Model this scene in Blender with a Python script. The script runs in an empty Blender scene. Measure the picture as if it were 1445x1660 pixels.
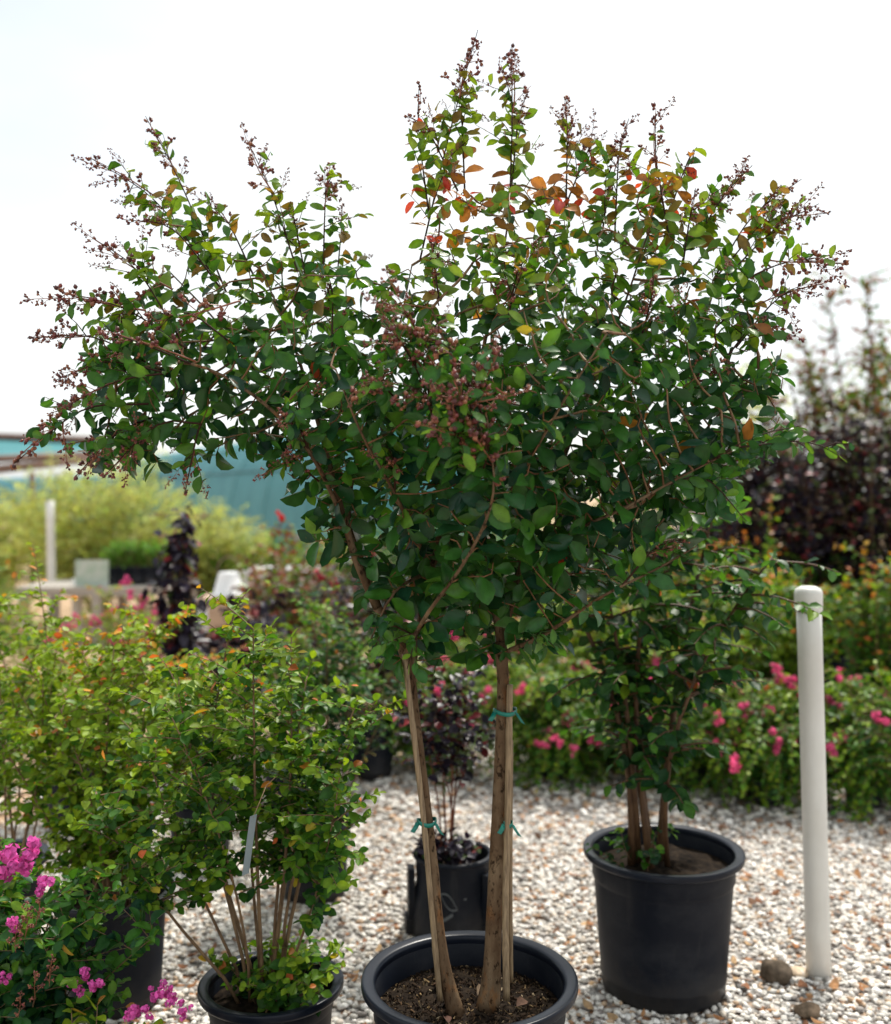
import bpy, math
import numpy as np
from mathutils import Matrix, Vector

# ------------------------------------------------------------------ camera, sky, sun, exposure
F = 1650.0; CX = 722.5; HY = 800.0; EYE = 1.5      # focal length (photo px), horizon row, eye height
sc = bpy.context.scene
col = sc.collection
cam_d = bpy.data.cameras.new('camera'); cam = bpy.data.objects.new('camera', cam_d); col.objects.link(cam)
cam.location = (0, 0, EYE); cam.rotation_euler = (math.radians(90), 0, 0)
cam_d.sensor_fit = 'HORIZONTAL'; cam_d.sensor_width = 36.0
cam_d.lens = 36.0 * F / 1445.0
cam_d.shift_y = -30.0 / 1445.0
cam_d.clip_start = 0.05; cam_d.clip_end = 900
cam_d.dof.use_dof = True; cam_d.dof.focus_distance = 2.22; cam_d.dof.aperture_fstop = 2.3
sc.camera = cam

SUN_EL, SUN_AZ = 58.0, 25.0        # azimuth measured from +Y (ahead) towards +X
w = bpy.data.worlds.new('World'); sc.world = w; w.use_nodes = True
nt = w.node_tree; nt.nodes.clear()
out = nt.nodes.new('ShaderNodeOutputWorld'); bg = nt.nodes.new('ShaderNodeBackground')
sky = nt.nodes.new('ShaderNodeTexSky'); sky.sky_type = 'NISHITA'; sky.sun_disc = False
sky.sun_elevation = math.radians(SUN_EL); sky.sun_rotation = math.radians(SUN_AZ)
sky.air_density = 1.0; sky.dust_density = 3.0; sky.ozone_density = 1.0
tc = nt.nodes.new('ShaderNodeTexCoord')
nz = nt.nodes.new('ShaderNodeTexNoise'); nz.inputs['Scale'].default_value = 1.6; nz.inputs['Detail'].default_value = 5
mp = nt.nodes.new('ShaderNodeMapping'); mp.inputs['Scale'].default_value = (1, 1, 2.2); mp.inputs['Location'].default_value = (3.1, 0.4, 0.2)
rmp = nt.nodes.new('ShaderNodeMapRange'); rmp.inputs['From Min'].default_value = 0.32; rmp.inputs['From Max'].default_value = 0.58
rmp.inputs['To Min'].default_value = 0.58; rmp.inputs['To Max'].default_value = 1.0
mx = nt.nodes.new('ShaderNodeMix'); mx.data_type = 'RGBA'
mx.inputs[7].default_value = (6.85, 7.15, 7.15, 1)          # bright high cloud
nt.links.new(tc.outputs['Generated'], mp.inputs['Vector']); nt.links.new(mp.outputs[0], nz.inputs['Vector'])
nt.links.new(nz.outputs['Fac'], rmp.inputs['Value']); nt.links.new(rmp.outputs[0], mx.inputs[0])
nt.links.new(sky.outputs[0], mx.inputs[6]); nt.links.new(mx.outputs[2], bg.inputs['Color'])
bg.inputs['Strength'].default_value = 0.10
nt.links.new(bg.outputs[0], out.inputs[0])

sun_d = bpy.data.lights.new('sun', 'SUN'); sun = bpy.data.objects.new('sun', sun_d); col.objects.link(sun)
sun_d.energy = 3.2; sun_d.angle = math.radians(9); sun_d.color = (1.0, 0.95, 0.86)
el, az = math.radians(SUN_EL), math.radians(SUN_AZ)
sdir = Vector((math.sin(az)*math.cos(el), math.cos(az)*math.cos(el), math.sin(el)))
sun.rotation_euler = sdir.to_track_quat('Z', 'Y').to_euler(); sun.location = sdir * 60
sc.view_settings.view_transform = 'Standard'; sc.view_settings.look = 'None'
sc.view_settings.exposure = 0.76; sc.view_settings.gamma = 1.0; sc.view_settings.use_curve_mapping = False
sc.render.engine = 'CYCLES'
sc.cycles.max_bounces = 7; sc.cycles.diffuse_bounces = 4; sc.cycles.transmission_bounces = 5
sc.cycles.use_denoising = True

# ------------------------------------------------------------------ helpers
rng = np.random.default_rng(7)
def P(px, py, Y): return np.array([(px - CX) * Y / F, Y, EYE - (py - HY) * Y / F])
def gX(px, Y): return (px - CX) * Y / F
def unit(v):
    v = np.asarray(v, float); n = np.linalg.norm(v, axis=-1, keepdims=True); return v / np.maximum(n, 1e-9)

class MB:
    """collects verts, faces, a tint per vertex and a material index per face"""
    def __init__(s): s.v = []; s.f = []; s.t = []; s.m = []; s.n = 0
    def add(s, v, f, tint=(1, 1, 1), mi=0):
        v = np.asarray(v, float).reshape(-1, 3)
        s.v.append(v); s.f.extend([tuple(int(i) + s.n for i in q) for q in f]); s.m.extend([mi] * len(f))
        t = np.asarray(tint, float)
        if t.ndim == 1: t = np.tile(t, (len(v), 1))
        s.t.append(t); s.n += len(v)
    def box(s, c, d, tint=(1, 1, 1), mi=0, rz=0.0):
        x, y, z = np.asarray(d, float) / 2
        v = np.array([[-x,-y,-z],[x,-y,-z],[x,y,-z],[-x,y,-z],[-x,-y,z],[x,-y,z],[x,y,z],[-x,y,z]])
        ca, sa = math.cos(rz), math.sin(rz)
        v = v @ np.array([[ca, sa, 0], [-sa, ca, 0], [0, 0, 1]]) + np.asarray(c, float)
        s.add(v, [(0,3,2,1),(4,5,6,7),(0,1,5,4),(1,2,6,5),(2,3,7,6),(3,0,4,7)], tint, mi)
    def tube(s, pts, rad, sides=8, tint=(1, 1, 1), mi=0, cap=True, rough=0.0):
        pts = np.asarray(pts, float); n = len(pts); rad = np.broadcast_to(np.asarray(rad, float), (n,))
        tg = unit(np.gradient(pts, axis=0))
        ref = np.array([0, 1, 0]) if abs(tg[:, 1]).mean() < 0.7 else np.array([1.0, 0, 0])
        a = unit(np.cross(tg, ref)); b = np.cross(tg, a)
        th = np.arange(sides) * 2 * math.pi / sides
        rr = rad[:, None] * (1 + rough * rng.normal(size=(n, sides))) if rough else np.repeat(rad[:, None], sides, 1)
        v = pts[:, None] + rr[..., None] * (np.cos(th)[None, :, None] * a[:, None] + np.sin(th)[None, :, None] * b[:, None])
        f = []
        for i in range(n - 1):
            for j in range(sides):
                k = (j + 1) % sides
                f.append((i*sides+j, i*sides+k, (i+1)*sides+k, (i+1)*sides+j))
        if cap:
            f.append(tuple(range(sides))[::-1]); f.append(tuple((n-1)*sides + j for j in range(sides)))
        s.add(v.reshape(-1, 3), f, tint, mi)
    def lathe(s, prof, seg=48, tint=(1, 1, 1), mi=0, c=(0, 0, 0), wob=0.0):
        prof = np.asarray(prof, float); n = len(prof)
        th = np.arange(seg) * 2 * math.pi / seg
        wf = 1 + wob * (np.sin(2*th + 0.7) + 0.5*np.sin(3*th + 2))
        v = np.stack([prof[:, 0][:, None]*np.cos(th)*wf, prof[:, 0][:, None]*np.sin(th)*wf, np.repeat(prof[:, 1][:, None], seg, 1)], -1) + np.asarray(c)
        f = []
        for i in range(n - 1):
            for j in range(seg):
                k = (j + 1) % seg
                f.append((i*seg+j, i*seg+k, (i+1)*seg+k, (i+1)*seg+j))
        s.add(v.reshape(-1, 3), f, tint, mi)
    def mesh(s, name, mats, smooth=True):
        me = bpy.data.meshes.new(name)
        V = np.concatenate(s.v) if s.v else np.zeros((0, 3))
        me.from_pydata(V, [], s.f)
        T = np.concatenate(s.t) if s.t else np.zeros((0, 3))
        at = me.color_attributes.new('tint', 'FLOAT_COLOR', 'POINT')
        at.data.foreach_set('color', np.concatenate([T, np.ones((len(T), 1))], 1).astype(np.float32).ravel())
        for m in (mats if isinstance(mats, (list, tuple)) else [mats]): me.materials.append(m)
        me.polygons.foreach_set('material_index', np.array(s.m, dtype=np.int32))
        me.polygons.foreach_set('use_smooth', np.full(len(s.f), smooth, dtype=bool))
        me.update(); return me

def obj(name, me, parent=None, loc=None, stuff=False, color=None):
    o = bpy.data.objects.new(name, me); col.objects.link(o)
    if parent is not None: o.parent = parent
    if loc is not None: o.location = loc
    if stuff: o['kind'] = 'stuff'
    if color is not None: o.color = (*color, 1)
    return o
def thing(name, label, cat, loc, group=None):
    o = bpy.data.objects.new(name, None); col.objects.link(o); o.location = loc; o.empty_display_size = 0.05
    tag(o, label, cat, group); return o
def tag(o, label, cat, group=None):
    o['label'] = label; o['category'] = cat
    if group: o['group'] = group
    return o

# ------------------------------------------------------------------ materials
def newmat(name):
    m = bpy.data.materials.new(name); m.use_nodes = True; n = m.node_tree.nodes
    return m, n, m.node_tree.links, n['Principled BSDF']
def node(n, t, **kw):
    x = n.new(t)
    for k, v in kw.items():
        if k in x.inputs: x.inputs[k].default_value = v
        else: setattr(x, k, v)
    return x
def tinted(n, l, bump_var=0.25, scale=60, detail=3):
    """tint attribute x object colour x a little mottling"""
    at = node(n, 'ShaderNodeAttribute', attribute_name='tint'); oi = n.new('ShaderNodeObjectInfo')
    m1 = node(n, 'ShaderNodeMix', data_type='RGBA', blend_type='MULTIPLY'); m1.inputs[0].default_value = 1
    l.new(at.outputs['Color'], m1.inputs[6]); l.new(oi.outputs['Color'], m1.inputs[7])
    tcn = n.new('ShaderNodeNewGeometry')
    nzn = node(n, 'ShaderNodeTexNoise', Scale=scale, Detail=detail)
    l.new(tcn.outputs['Position'], nzn.inputs['Vector'])
    mr = node(n, 'ShaderNodeMapRange'); mr.inputs['From Min'].default_value = .3; mr.inputs['From Max'].default_value = .7
    mr.inputs['To Min'].default_value = 1 - bump_var; mr.inputs['To Max'].default_value = 1 + bump_var
    l.new(nzn.outputs['Fac'], mr.inputs['Value'])
    vm = node(n, 'ShaderNodeVectorMath', operation='SCALE')
    l.new(m1.outputs[2], vm.inputs[0]); l.new(mr.outputs[0], vm.inputs['Scale'])
    return vm.outputs[0], nzn, tcn
def leafmat(name, rough=0.30, trans=0.32, tcol=(1.5, 1.45, 0.55), spec=0.5, var=0.22, under=(.085, .15, .05), umix=.35, spots=False):
    m, n, l, p = newmat(name)
    c, nzn, geo = tinted(n, l, var, 55)
    # underside of a leaf is paler and duller
    sp = node(n, 'ShaderNodeTexNoise', Scale=150, Detail=2); l.new(geo.outputs['Position'], sp.inputs['Vector'])
    sm = node(n, 'ShaderNodeMapRange'); sm.inputs['From Min'].default_value = .68; sm.inputs['From Max'].default_value = .74; sm.inputs['To Max'].default_value = .7; l.new(sp.outputs['Fac'], sm.inputs['Value'])
    smx = node(n, 'ShaderNodeMix', data_type='RGBA'); smx.inputs[7].default_value = (.10, .06, .025, 1); l.new(sm.outputs[0], smx.inputs[0]); l.new(c, smx.inputs[6])
    if spots: c = smx.outputs[2]
    un = node(n, 'ShaderNodeMix', data_type='RGBA', blend_type='MIX'); un.inputs[7].default_value = (*under, 1)
    mm = node(n, 'ShaderNodeMath', operation='MULTIPLY'); mm.inputs[1].default_value = umix
    l.new(geo.outputs['Backfacing'], mm.inputs[0]); l.new(mm.outputs[0], un.inputs[0]); l.new(c, un.inputs[6])
    l.new(un.outputs[2], p.inputs['Base Color'])
    p.inputs['Roughness'].default_value = rough; p.inputs['Specular IOR Level'].default_value = spec
    bp = node(n, 'ShaderNodeBump', Strength=0.18, Distance=0.002); l.new(nzn.outputs['Fac'], bp.inputs['Height']); l.new(bp.outputs[0], p.inputs['Normal'])
    tr = n.new('ShaderNodeBsdfTranslucent')
    tm = node(n, 'ShaderNodeMix', data_type='RGBA', blend_type='MULTIPLY'); tm.inputs[0].default_value = 1; tm.inputs[7].default_value = (*tcol, 1)
    l.new(c, tm.inputs[6]); l.new(tm.outputs[2], tr.inputs['Color'])
    ms = n.new('ShaderNodeMixShader'); ms.inputs[0].default_value = trans
    l.new(p.outputs[0], ms.inputs[1]); l.new(tr.outputs[0], ms.inputs[2]); l.new(ms.outputs[0], n['Material Output'].inputs[0])
    return m
def plain(name, c1, c2=None, scale=20, rough=0.6, bump=0.0, stretch=(1, 1, 1), spec=0.5, detail=5, lo=.38, hi=.62):
    m, n, l, p = newmat(name)
    c2 = c2 or c1
    tcn = n.new('ShaderNodeTexCoord'); mpn = n.new('ShaderNodeMapping'); mpn.inputs['Scale'].default_value = stretch
    nzn = node(n, 'ShaderNodeTexNoise', Scale=scale, Detail=detail, Roughness=0.6)
    l.new(tcn.outputs['Object'], mpn.inputs[0]); l.new(mpn.outputs[0], nzn.inputs['Vector'])
    rp = n.new('ShaderNodeValToRGB'); rp.color_ramp.elements[0].position = lo; rp.color_ramp.elements[1].position = hi
    rp.color_ramp.elements[0].color = (*c1, 1); rp.color_ramp.elements[1].color = (*c2, 1)
    l.new(nzn.outputs['Fac'], rp.inputs[0])
    at = node(n, 'ShaderNodeAttribute', attribute_name='tint')
    m1 = node(n, 'ShaderNodeMix', data_type='RGBA', blend_type='MULTIPLY'); m1.inputs[0].default_value = 1
    l.new(rp.outputs[0], m1.inputs[6]); l.new(at.outputs['Color'], m1.inputs[7]); l.new(m1.outputs[2], p.inputs['Base Color'])
    p.inputs['Roughness'].default_value = rough; p.inputs['Specular IOR Level'].default_value = spec
    if bump:
        bp = node(n, 'ShaderNodeBump', Strength=bump, Distance=0.004); l.new(nzn.outputs['Fac'], bp.inputs['Height']); l.new(bp.outputs[0], p.inputs['Normal'])
    return m

M = {}
M['leaf'] = leafmat('crape_leaf', spots=True, spec=.30, under=(.07, .14, .035))
M['shrub'] = leafmat('shrub_leaf', rough=0.42, trans=0.36, spec=.2, under=(.10, .17, .04))
M['dark'] = leafmat('dark_purple_leaf', rough=0.36, trans=0.14, tcol=(1.6, .9, .9), spec=0.3, umix=0)
M['feather'] = leafmat('feathery_leaf', rough=0.6, trans=0.45, spec=.2, umix=0, tcol=(1.2, 1.2, .8))
M['petal'] = leafmat('petal', rough=0.7, trans=0.35, tcol=(1.2, 1.0, 1.1), spec=0.15, umix=0)
M['fruit'] = plain('fruit_skin', (.75, .6, .6), (1.2, 1.0, .9), 90, 0.42)
M['bark'] = plain('peeling_bark', (.075, .047, .029), (.205, .142, .088), 13, 0.75, 0.5, (2.6, 2.6, .75), .25, 7, .34, .66)
def barkmat():
    m, n, l, p = newmat('peeling_bark')
    tcn = n.new('ShaderNodeTexCoord'); outs = []
    for sc_, st in ((11, (2, 2, .8)), (60, (1.3, 1.3, .8)), (18, (1.6, 1.6, .7))):
        mpn = n.new('ShaderNodeMapping'); mpn.inputs['Scale'].default_value = st; nzn = node(n, 'ShaderNodeTexNoise', Scale=sc_, Detail=6, Roughness=.65)
        l.new(tcn.outputs['Object'], mpn.inputs[0]); l.new(mpn.outputs[0], nzn.inputs['Vector']); outs.append(nzn.outputs['Fac'])
    rp = n.new('ShaderNodeValToRGB'); e = rp.color_ramp; e.elements[0].position = .34; e.elements[0].color = (.075, .041, .022, 1); e.elements[1].position = .68; e.elements[1].color = (.20, .138, .083, 1)
    x = e.elements.new(.5); x.color = (.125, .079, .045, 1); l.new(outs[0], rp.inputs[0])
    r2 = n.new('ShaderNodeValToRGB'); r2.color_ramp.elements[0].position = .36; r2.color_ramp.elements[0].color = (.22, .2, .18, 1); r2.color_ramp.elements[1].position = .46; r2.color_ramp.elements[1].color = (1, 1, 1, 1); l.new(outs[1], r2.inputs[0])
    r3 = n.new('ShaderNodeValToRGB'); r3.color_ramp.elements[0].position = .56; r3.color_ramp.elements[0].color = (1, 1, 1, 1); r3.color_ramp.elements[1].position = .64; r3.color_ramp.elements[1].color = (1.35, 1.05, .8, 1); l.new(outs[2], r3.inputs[0])
    a = node(n, 'ShaderNodeMix', data_type='RGBA', blend_type='MULTIPLY'); a.inputs[0].default_value = 1; l.new(rp.outputs[0], a.inputs[6]); l.new(r2.outputs[0], a.inputs[7])
    b = node(n, 'ShaderNodeMix', data_type='RGBA', blend_type='MULTIPLY'); b.inputs[0].default_value = 1; l.new(a.outputs[2], b.inputs[6]); l.new(r3.outputs[0], b.inputs[7]); l.new(b.outputs[2], p.inputs['Base Color'])
    p.inputs['Roughness'].default_value = .8; p.inputs['Specular IOR Level'].default_value = .08
    bp = node(n, 'ShaderNodeBump', Strength=.5, Distance=.003); l.new(outs[1], bp.inputs['Height']); l.new(bp.outputs[0], p.inputs['Normal'])
    return m
M['bark'] = barkmat()
M['twig'] = plain('twig_bark', (.13, .075, .04), (.24, .15, .08), 60, 0.6, 0, (1, 1, .3), .3)
M['bamboo'] = plain('bamboo', (.15, .10, .055), (.29, .205, .115), 30, 0.55, 0.2, (6, 6, .5), .4, 5)
M['pvc'] = plain('white_pipe', (.62, .60, .55), (.74, .73, .69), 3, 0.38, 0.0, (1, 1, .5))
M['soil'] = plain('potting_soil', (.006, .004, .003), (.028, .019, .012), 45, 0.95, 1.0, spec=.1)
M['chip'] = plain('bark_chip', (.7, .7, .7), (1.2, 1.15, 1.1), 80, 0.9, spec=.15)
M['tie'] = plain('green_tie_tape', (.0, .11, .085), (.003, .17, .125), 20, 0.4)
M['white'] = plain('white_plastic', (.72, .73, .74), (.80, .80, .80), 4, 0.45)
M['wood'] = plain('weathered_wood', (.28, .25, .22), (.42, .39, .35), 10, 0.8, 0.3, (.3, 4, 4))
M['greywood'] = plain('pale_grey_boards', (.42, .42, .41), (.56, .56, .55), 8, .7)
M['rust'] = plain('rusty_steel', (.10, .055, .04), (.19, .10, .07), 12, 0.7, .2)
M['clod'] = plain('dirt_clod', (.07, .055, .04), (.15, .115, .085), 38, 0.95, .8, spec=.1)
M['pebble'] = plain('pebble_stone', (.82, .82, .82), (1.12, 1.12, 1.12), 70, 0.75, 0, spec=.3)
M['litter'] = plain('dry_leaf', (.7, .7, .7), (1.25, 1.2, 1.2), 60, 0.8, spec=.2)
M['tag'] = plain('pale_label', (.13, .17, .18), (.19, .23, .24), 6, 0.5)

def potmat():
    m, n, l, p = newmat('black_pot_plastic')
    tcn = n.new('ShaderNodeTexCoord')
    nzn = node(n, 'ShaderNodeTexNoise', Scale=7, Detail=7, Roughness=.65)
    mpn = n.new('ShaderNodeMapping'); mpn.inputs['Scale'].default_value = (1, 1, 1.6)
    l.new(tcn.outputs['Object'], mpn.inputs[0]); l.new(mpn.outputs[0], nzn.inputs['Vector'])
    rp = n.new('ShaderNodeValToRGB'); rp.color_ramp.elements[0].position = .46; rp.color_ramp.elements[1].position = .78
    rp.color_ramp.elements[0].color = (.0045, .0066, .0125, 1); rp.color_ramp.elements[1].color = (.020, .022, .027, 1)
    l.new(nzn.outputs['Fac'], rp.inputs[0])
    # splashed dust on the lowest part of the wall
    sx = n.new('ShaderNodeSeparateXYZ'); l.new(tcn.outputs['Object'], sx.inputs[0])
    nz2 = node(n, 'ShaderNodeTexNoise', Scale=16, Detail=6, Roughness=.7); l.new(tcn.outputs['Object'], nz2.inputs['Vector'])
    ad = node(n, 'ShaderNodeMath', operation='MULTIPLY_ADD'); ad.inputs[1].default_value = .22; l.new(nz2.outputs['Fac'], ad.inputs[0]); l.new(sx.outputs['Z'], ad.inputs[2])
    mr = node(n, 'ShaderNodeMapRange'); mr.inputs['From Min'].default_value = .11; mr.inputs['From Max'].default_value = .24
    mr.inputs['To Min'].default_value = .55; mr.inputs['To Max'].default_value = 0; l.new(ad.outputs[0], mr.inputs['Value'])
    mxn = node(n, 'ShaderNodeMix', data_type='RGBA'); mxn.inputs[7].default_value = (.042, .036, .030, 1)
    l.new(mr.outputs[0], mxn.inputs[0]); l.new(rp.outputs[0], mxn.inputs[6]); l.new(mxn.outputs[2], p.inputs['Base Color'])
    rr = node(n, 'ShaderNodeMapRange'); rr.inputs['To Min'].default_value = .36; rr.inputs['To Max'].default_value = .55
    p.inputs['Specular IOR Level'].default_value = .16
    l.new(nzn.outputs['Fac'], rr.inputs['Value']); l.new(rr.outputs[0], p.inputs['Roughness'])
    mp3 = n.new('ShaderNodeMapping'); mp3.inputs['Scale'].default_value = (1, 1, .12); nz4 = node(n, 'ShaderNodeTexNoise', Scale=26, Detail=5, Roughness=.7)
    l.new(tcn.outputs['Object'], mp3.inputs[0]); l.new(mp3.outputs[0], nz4.inputs['Vector'])
    m4 = node(n, 'ShaderNodeMapRange'); m4.inputs['From Min'].default_value = .56; m4.inputs['From Max'].default_value = .76; m4.inputs['To Max'].default_value = .6; l.new(nz4.outputs['Fac'], m4.inputs['Value'])
    mx4 = node(n, 'ShaderNodeMix', data_type='RGBA'); mx4.inputs[7].default_value = (.034, .034, .036, 1); l.new(m4.outputs[0], mx4.inputs[0]); l.new(mxn.outputs[2], mx4.inputs[6]); l.new(mx4.outputs[2], p.inputs['Base Color'])
    bp = node(n, 'ShaderNodeBump', Strength=.12, Distance=.003); l.new(nz2.outputs['Fac'], bp.inputs['Height']); l.new(bp.outputs[0], p.inputs['Normal'])
    return m
M['pot'] = potmat()
M['rim'] = plain('pot_rim_plastic', (.0045, .007, .014), (.010, .013, .021), 9, .30, .06, spec=.22)

def clothmat():
    m, n, l, p = newmat('teal_shade_cloth')
    tcn = n.new('ShaderNodeTexCoord')
    nzn = node(n, 'ShaderNodeTexNoise', Scale=1.2, Detail=4); l.new(tcn.outputs['Object'], nzn.inputs['Vector'])
    rp = n.new('ShaderNodeValToRGB'); rp.color_ramp.elements[0].color = (.055, .25, .285, 1); rp.color_ramp.elements[1].color = (.08, .31, .345, 1)
    rp.color_ramp.elements[0].position = .35; rp.color_ramp.elements[1].position = .65
    l.new(nzn.outputs['Fac'], rp.inputs[0]); l.new(rp.outputs[0], p.inputs['Base Color']); p.inputs['Roughness'].default_value = .55
    tr = n.new('ShaderNodeBsdfTranslucent'); l.new(rp.outputs[0], tr.inputs[0])
    ms = n.new('ShaderNodeMixShader'); ms.inputs[0].default_value = .3
    l.new(p.outputs[0], ms.inputs[1]); l.new(tr.outputs[0], ms.inputs[2]); l.new(ms.outputs[0], n['Material Output'].inputs[0])
    return m
M['cloth'] = clothmat()

def groundmat():
    m, n, l, p = newmat('ground_surface')
    geo = n.new('ShaderNodeNewGeometry'); sx = n.new('ShaderNodeSeparateXYZ'); l.new(geo.outputs['Position'], sx.inputs[0])
    vo = node(n, 'ShaderNodeTexVoronoi', Scale=42.0); l.new(geo.outputs['Position'], vo.inputs['Vector'])
    rp = n.new('ShaderNodeValToRGB'); e = rp.color_ramp; e.interpolation = 'CONSTANT'
    e.elements[0].position = 0; e.elements[0].color = (.52, .49, .46, 1)
    e.elements[1].position = .25; e.elements[1].color = (.40, .37, .34, 1)
    for pos, c in ((.45, (.62, .59, .56)), (.68, (.42, .30, .21)), (.80, (.28, .24, .21)), (.88, (.36, .18, .09))):
        x = e.elements.new(pos); x.color = (*c, 1)
    sv = n.new('ShaderNodeSeparateColor'); l.new(vo.outputs['Color'], sv.inputs[0]); l.new(sv.outputs[0], rp.inputs[0])
    dk = node(n, 'ShaderNodeMapRange'); dk.inputs['From Min'].default_value = .2; dk.inputs['From Max'].default_value = .75
    dk.inputs['To Min'].default_value = 1; dk.inputs['To Max'].default_value = .35; l.new(vo.outputs['Distance'], dk.inputs['Value'])
    vs = node(n, 'ShaderNodeVectorMath', operation='SCALE'); l.new(rp.outputs[0], vs.inputs[0]); l.new(dk.outputs[0], vs.inputs['Scale'])
    # bare tan earth behind the first rows on the left
    nzn = node(n, 'ShaderNodeTexNoise', Scale=.9, Detail=5); l.new(geo.outputs['Position'], nzn.inputs['Vector'])
    nz3 = node(n, 'ShaderNodeTexNoise', Scale=14, Detail=6); l.new(geo.outputs['Position'], nz3.inputs['Vector'])
    er = n.new('ShaderNodeValToRGB'); er.color_ramp.elements[0].color = (.30, .19, .11, 1); er.color_ramp.elements[1].color = (.52, .37, .24, 1)
    er.color_ramp.elements[0].position = .35; er.color_ramp.elements[1].position = .65; l.new(nz3.outputs['Fac'], er.inputs[0])
    # border: y - 5.6 - 1.2*(x+1) pushed about by noise
    a = node(n, 'ShaderNodeMath', operation='MULTIPLY_ADD'); a.inputs[1].default_value = -1.7; l.new(sx.outputs['X'], a.inputs[0]); l.new(sx.outputs['Y'], a.inputs[2])
    b = node(n, 'ShaderNodeMath', operation='MULTIPLY_ADD'); b.inputs[1].default_value = 2.5; l.new(nzn.outputs['Fac'], b.inputs[0]); l.new(a.outputs[0], b.inputs[2])
    mr = node(n, 'ShaderNodeMapRange'); mr.inputs['From Min'].default_value = 8.6; mr.inputs['From Max'].default_value = 9.4; l.new(b.outputs[0], mr.inputs['Value'])
    mxn = node(n, 'ShaderNodeMix', data_type='RGBA'); l.new(mr.outputs[0], mxn.inputs[0]); l.new(vs.outputs[0], mxn.inputs[6]); l.new(er.outputs[0], mxn.inputs[7])
    l.new(mxn.outputs[2], p.inputs['Base Color']); p.inputs['Roughness'].default_value = .9
    bp = node(n, 'ShaderNodeBump', Strength=.6, Distance=.012, invert=True); l.new(vo.outputs['Distance'], bp.inputs['Height']); l.new(bp.outputs[0], p.inputs['Normal'])
    return m
M['ground'] = groundmat()

# ------------------------------------------------------------------ ground and gravel
mb = MB(); mb.add([(-450, -60, 0), (450, -60, 0), (450, 700, 0), (-450, 700, 0)], [(0, 1, 2, 3)])
o = obj('ground', mb.mesh('ground', M['ground'])); o['kind'] = 'structure'

phi = (1 + 5 ** .5) / 2
ICO_V = unit(np.array([(-1,phi,0),(1,phi,0),(-1,-phi,0),(1,-phi,0),(0,-1,phi),(0,1,phi),(0,-1,-phi),(0,1,-phi),(phi,0,-1),(phi,0,1),(-phi,0,-1),(-phi,0,1)], float))
ICO_F = np.array([(0,11,5),(0,5,1),(0,1,7),(0,7,10),(0,10,11),(1,5,9),(5,11,4),(11,10,2),(10,7,6),(7,1,8),(3,9,4),(3,4,2),(3,2,6),(3,6,8),(3,8,9),(4,9,5),(2,4,11),(6,2,10),(8,6,7),(9,8,1)])
def big_mesh(name, V, Fc, T, mat, smooth=True):
    me = bpy.data.meshes.new(name); nf = len(Fc)
    me.vertices.add(len(V)); me.vertices.foreach_set('co', V.astype(np.float32).ravel())
    me.loops.add(nf * 3); me.loops.foreach_set('vertex_index', Fc.astype(np.int32).ravel())
    me.polygons.add(nf); me.polygons.foreach_set('loop_start', np.arange(0, nf*3, 3, dtype=np.int32))
    me.polygons.foreach_set('use_smooth', np.full(nf, smooth, dtype=bool))
    me.update(calc_edges=True)
    at = me.color_attributes.new('tint', 'FLOAT_COLOR', 'POINT')
    at.data.foreach_set('color', np.concatenate([T, np.ones((len(T), 1))], 1).astype(np.float32).ravel())
    me.materials.append(mat); return me
def rand_rot(n):
    q = unit(rng.normal(size=(n, 4))); w_, x, y, z = q.T
    return np.stack([np.stack([1-2*(y*y+z*z), 2*(x*y-z*w_), 2*(x*z+y*w_)], -1), np.stack([2*(x*y+z*w_), 1-2*(x*x+z*z), 2*(y*z-x*w_)], -1), np.stack([2*(x*z-y*w_), 2*(y*z+x*w_), 1-2*(x*x+y*y)], -1)], -2)
def scatter_ground(ymin, ymax, dens):
    """points in the part of the ground the lens sees, with a margin at the sides"""
    ys = np.sqrt(rng.uniform(ymin**2, ymax**2, int(dens * 0.62 * (ymax**2 - ymin**2))))
    xs = rng.uniform(-.62, .62, len(ys)) * ys
    return xs, ys
def pebbles(xs, ys, smin, smax):
    n = len(xs)
    base = ICO_V[None] * (1 + .16 * rng.normal(size=(n, 12, 1)))
    s = rng.uniform(smin, smax, n)[:, None] * np.stack([rng.uniform(.75, 1.35, n), rng.uniform(.6, 1.0, n), rng.uniform(.35, .65, n)], -1)
    v = base * s[:, None, :]
    az_ = rng.uniform(0, 6.283, n); tl = rng.normal(0, .35, n)
    c1, s1 = np.cos(az_), np.sin(az_); c2, s2 = np.cos(tl), np.sin(tl)
    x, y, z = v[..., 0], v[..., 1], v[..., 2]
    y, z = y*c2[:, None] - z*s2[:, None], y*s2[:, None] + z*c2[:, None]
    x, y = x*c1[:, None] - y*s1[:, None], x*s1[:, None] + y*c1[:, None]
    zz = rng.uniform(-.1, .9, n) * s[:, 2] + rng.uniform(0, .006, n)
    V = np.stack([x + xs[:, None], y + ys[:, None], z + zz[:, None]], -1).reshape(-1, 3)
    Fc = (ICO_F[None] + (np.arange(n) * 12)[:, None, None]).reshape(-1, 3)
    pal = np.array([(.77,.73,.67),(.66,.63,.58),(.84,.81,.77),(.54,.50,.46),(.62,.54,.45),(.52,.37,.25),(.40,.22,.12),(.30,.27,.25),(.68,.60,.52)])
    k = rng.choice(len(pal), n, p=[.25,.18,.16,.11,.09,.055,.035,.06,.06])
    T = np.repeat(pal[k] * rng.uniform(.85, 1.1, (n, 1)), 12, 0)
    return V, Fc, T
xs, ys = scatter_ground(1.75, 4.6, 3600)
V1, F1, T1 = pebbles(xs, ys, .007, .0145)
xs, ys = scatter_ground(4.6, 8.0, 520)
keep = ys < 6.2 + 1.0 * xs + 1.2
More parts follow.
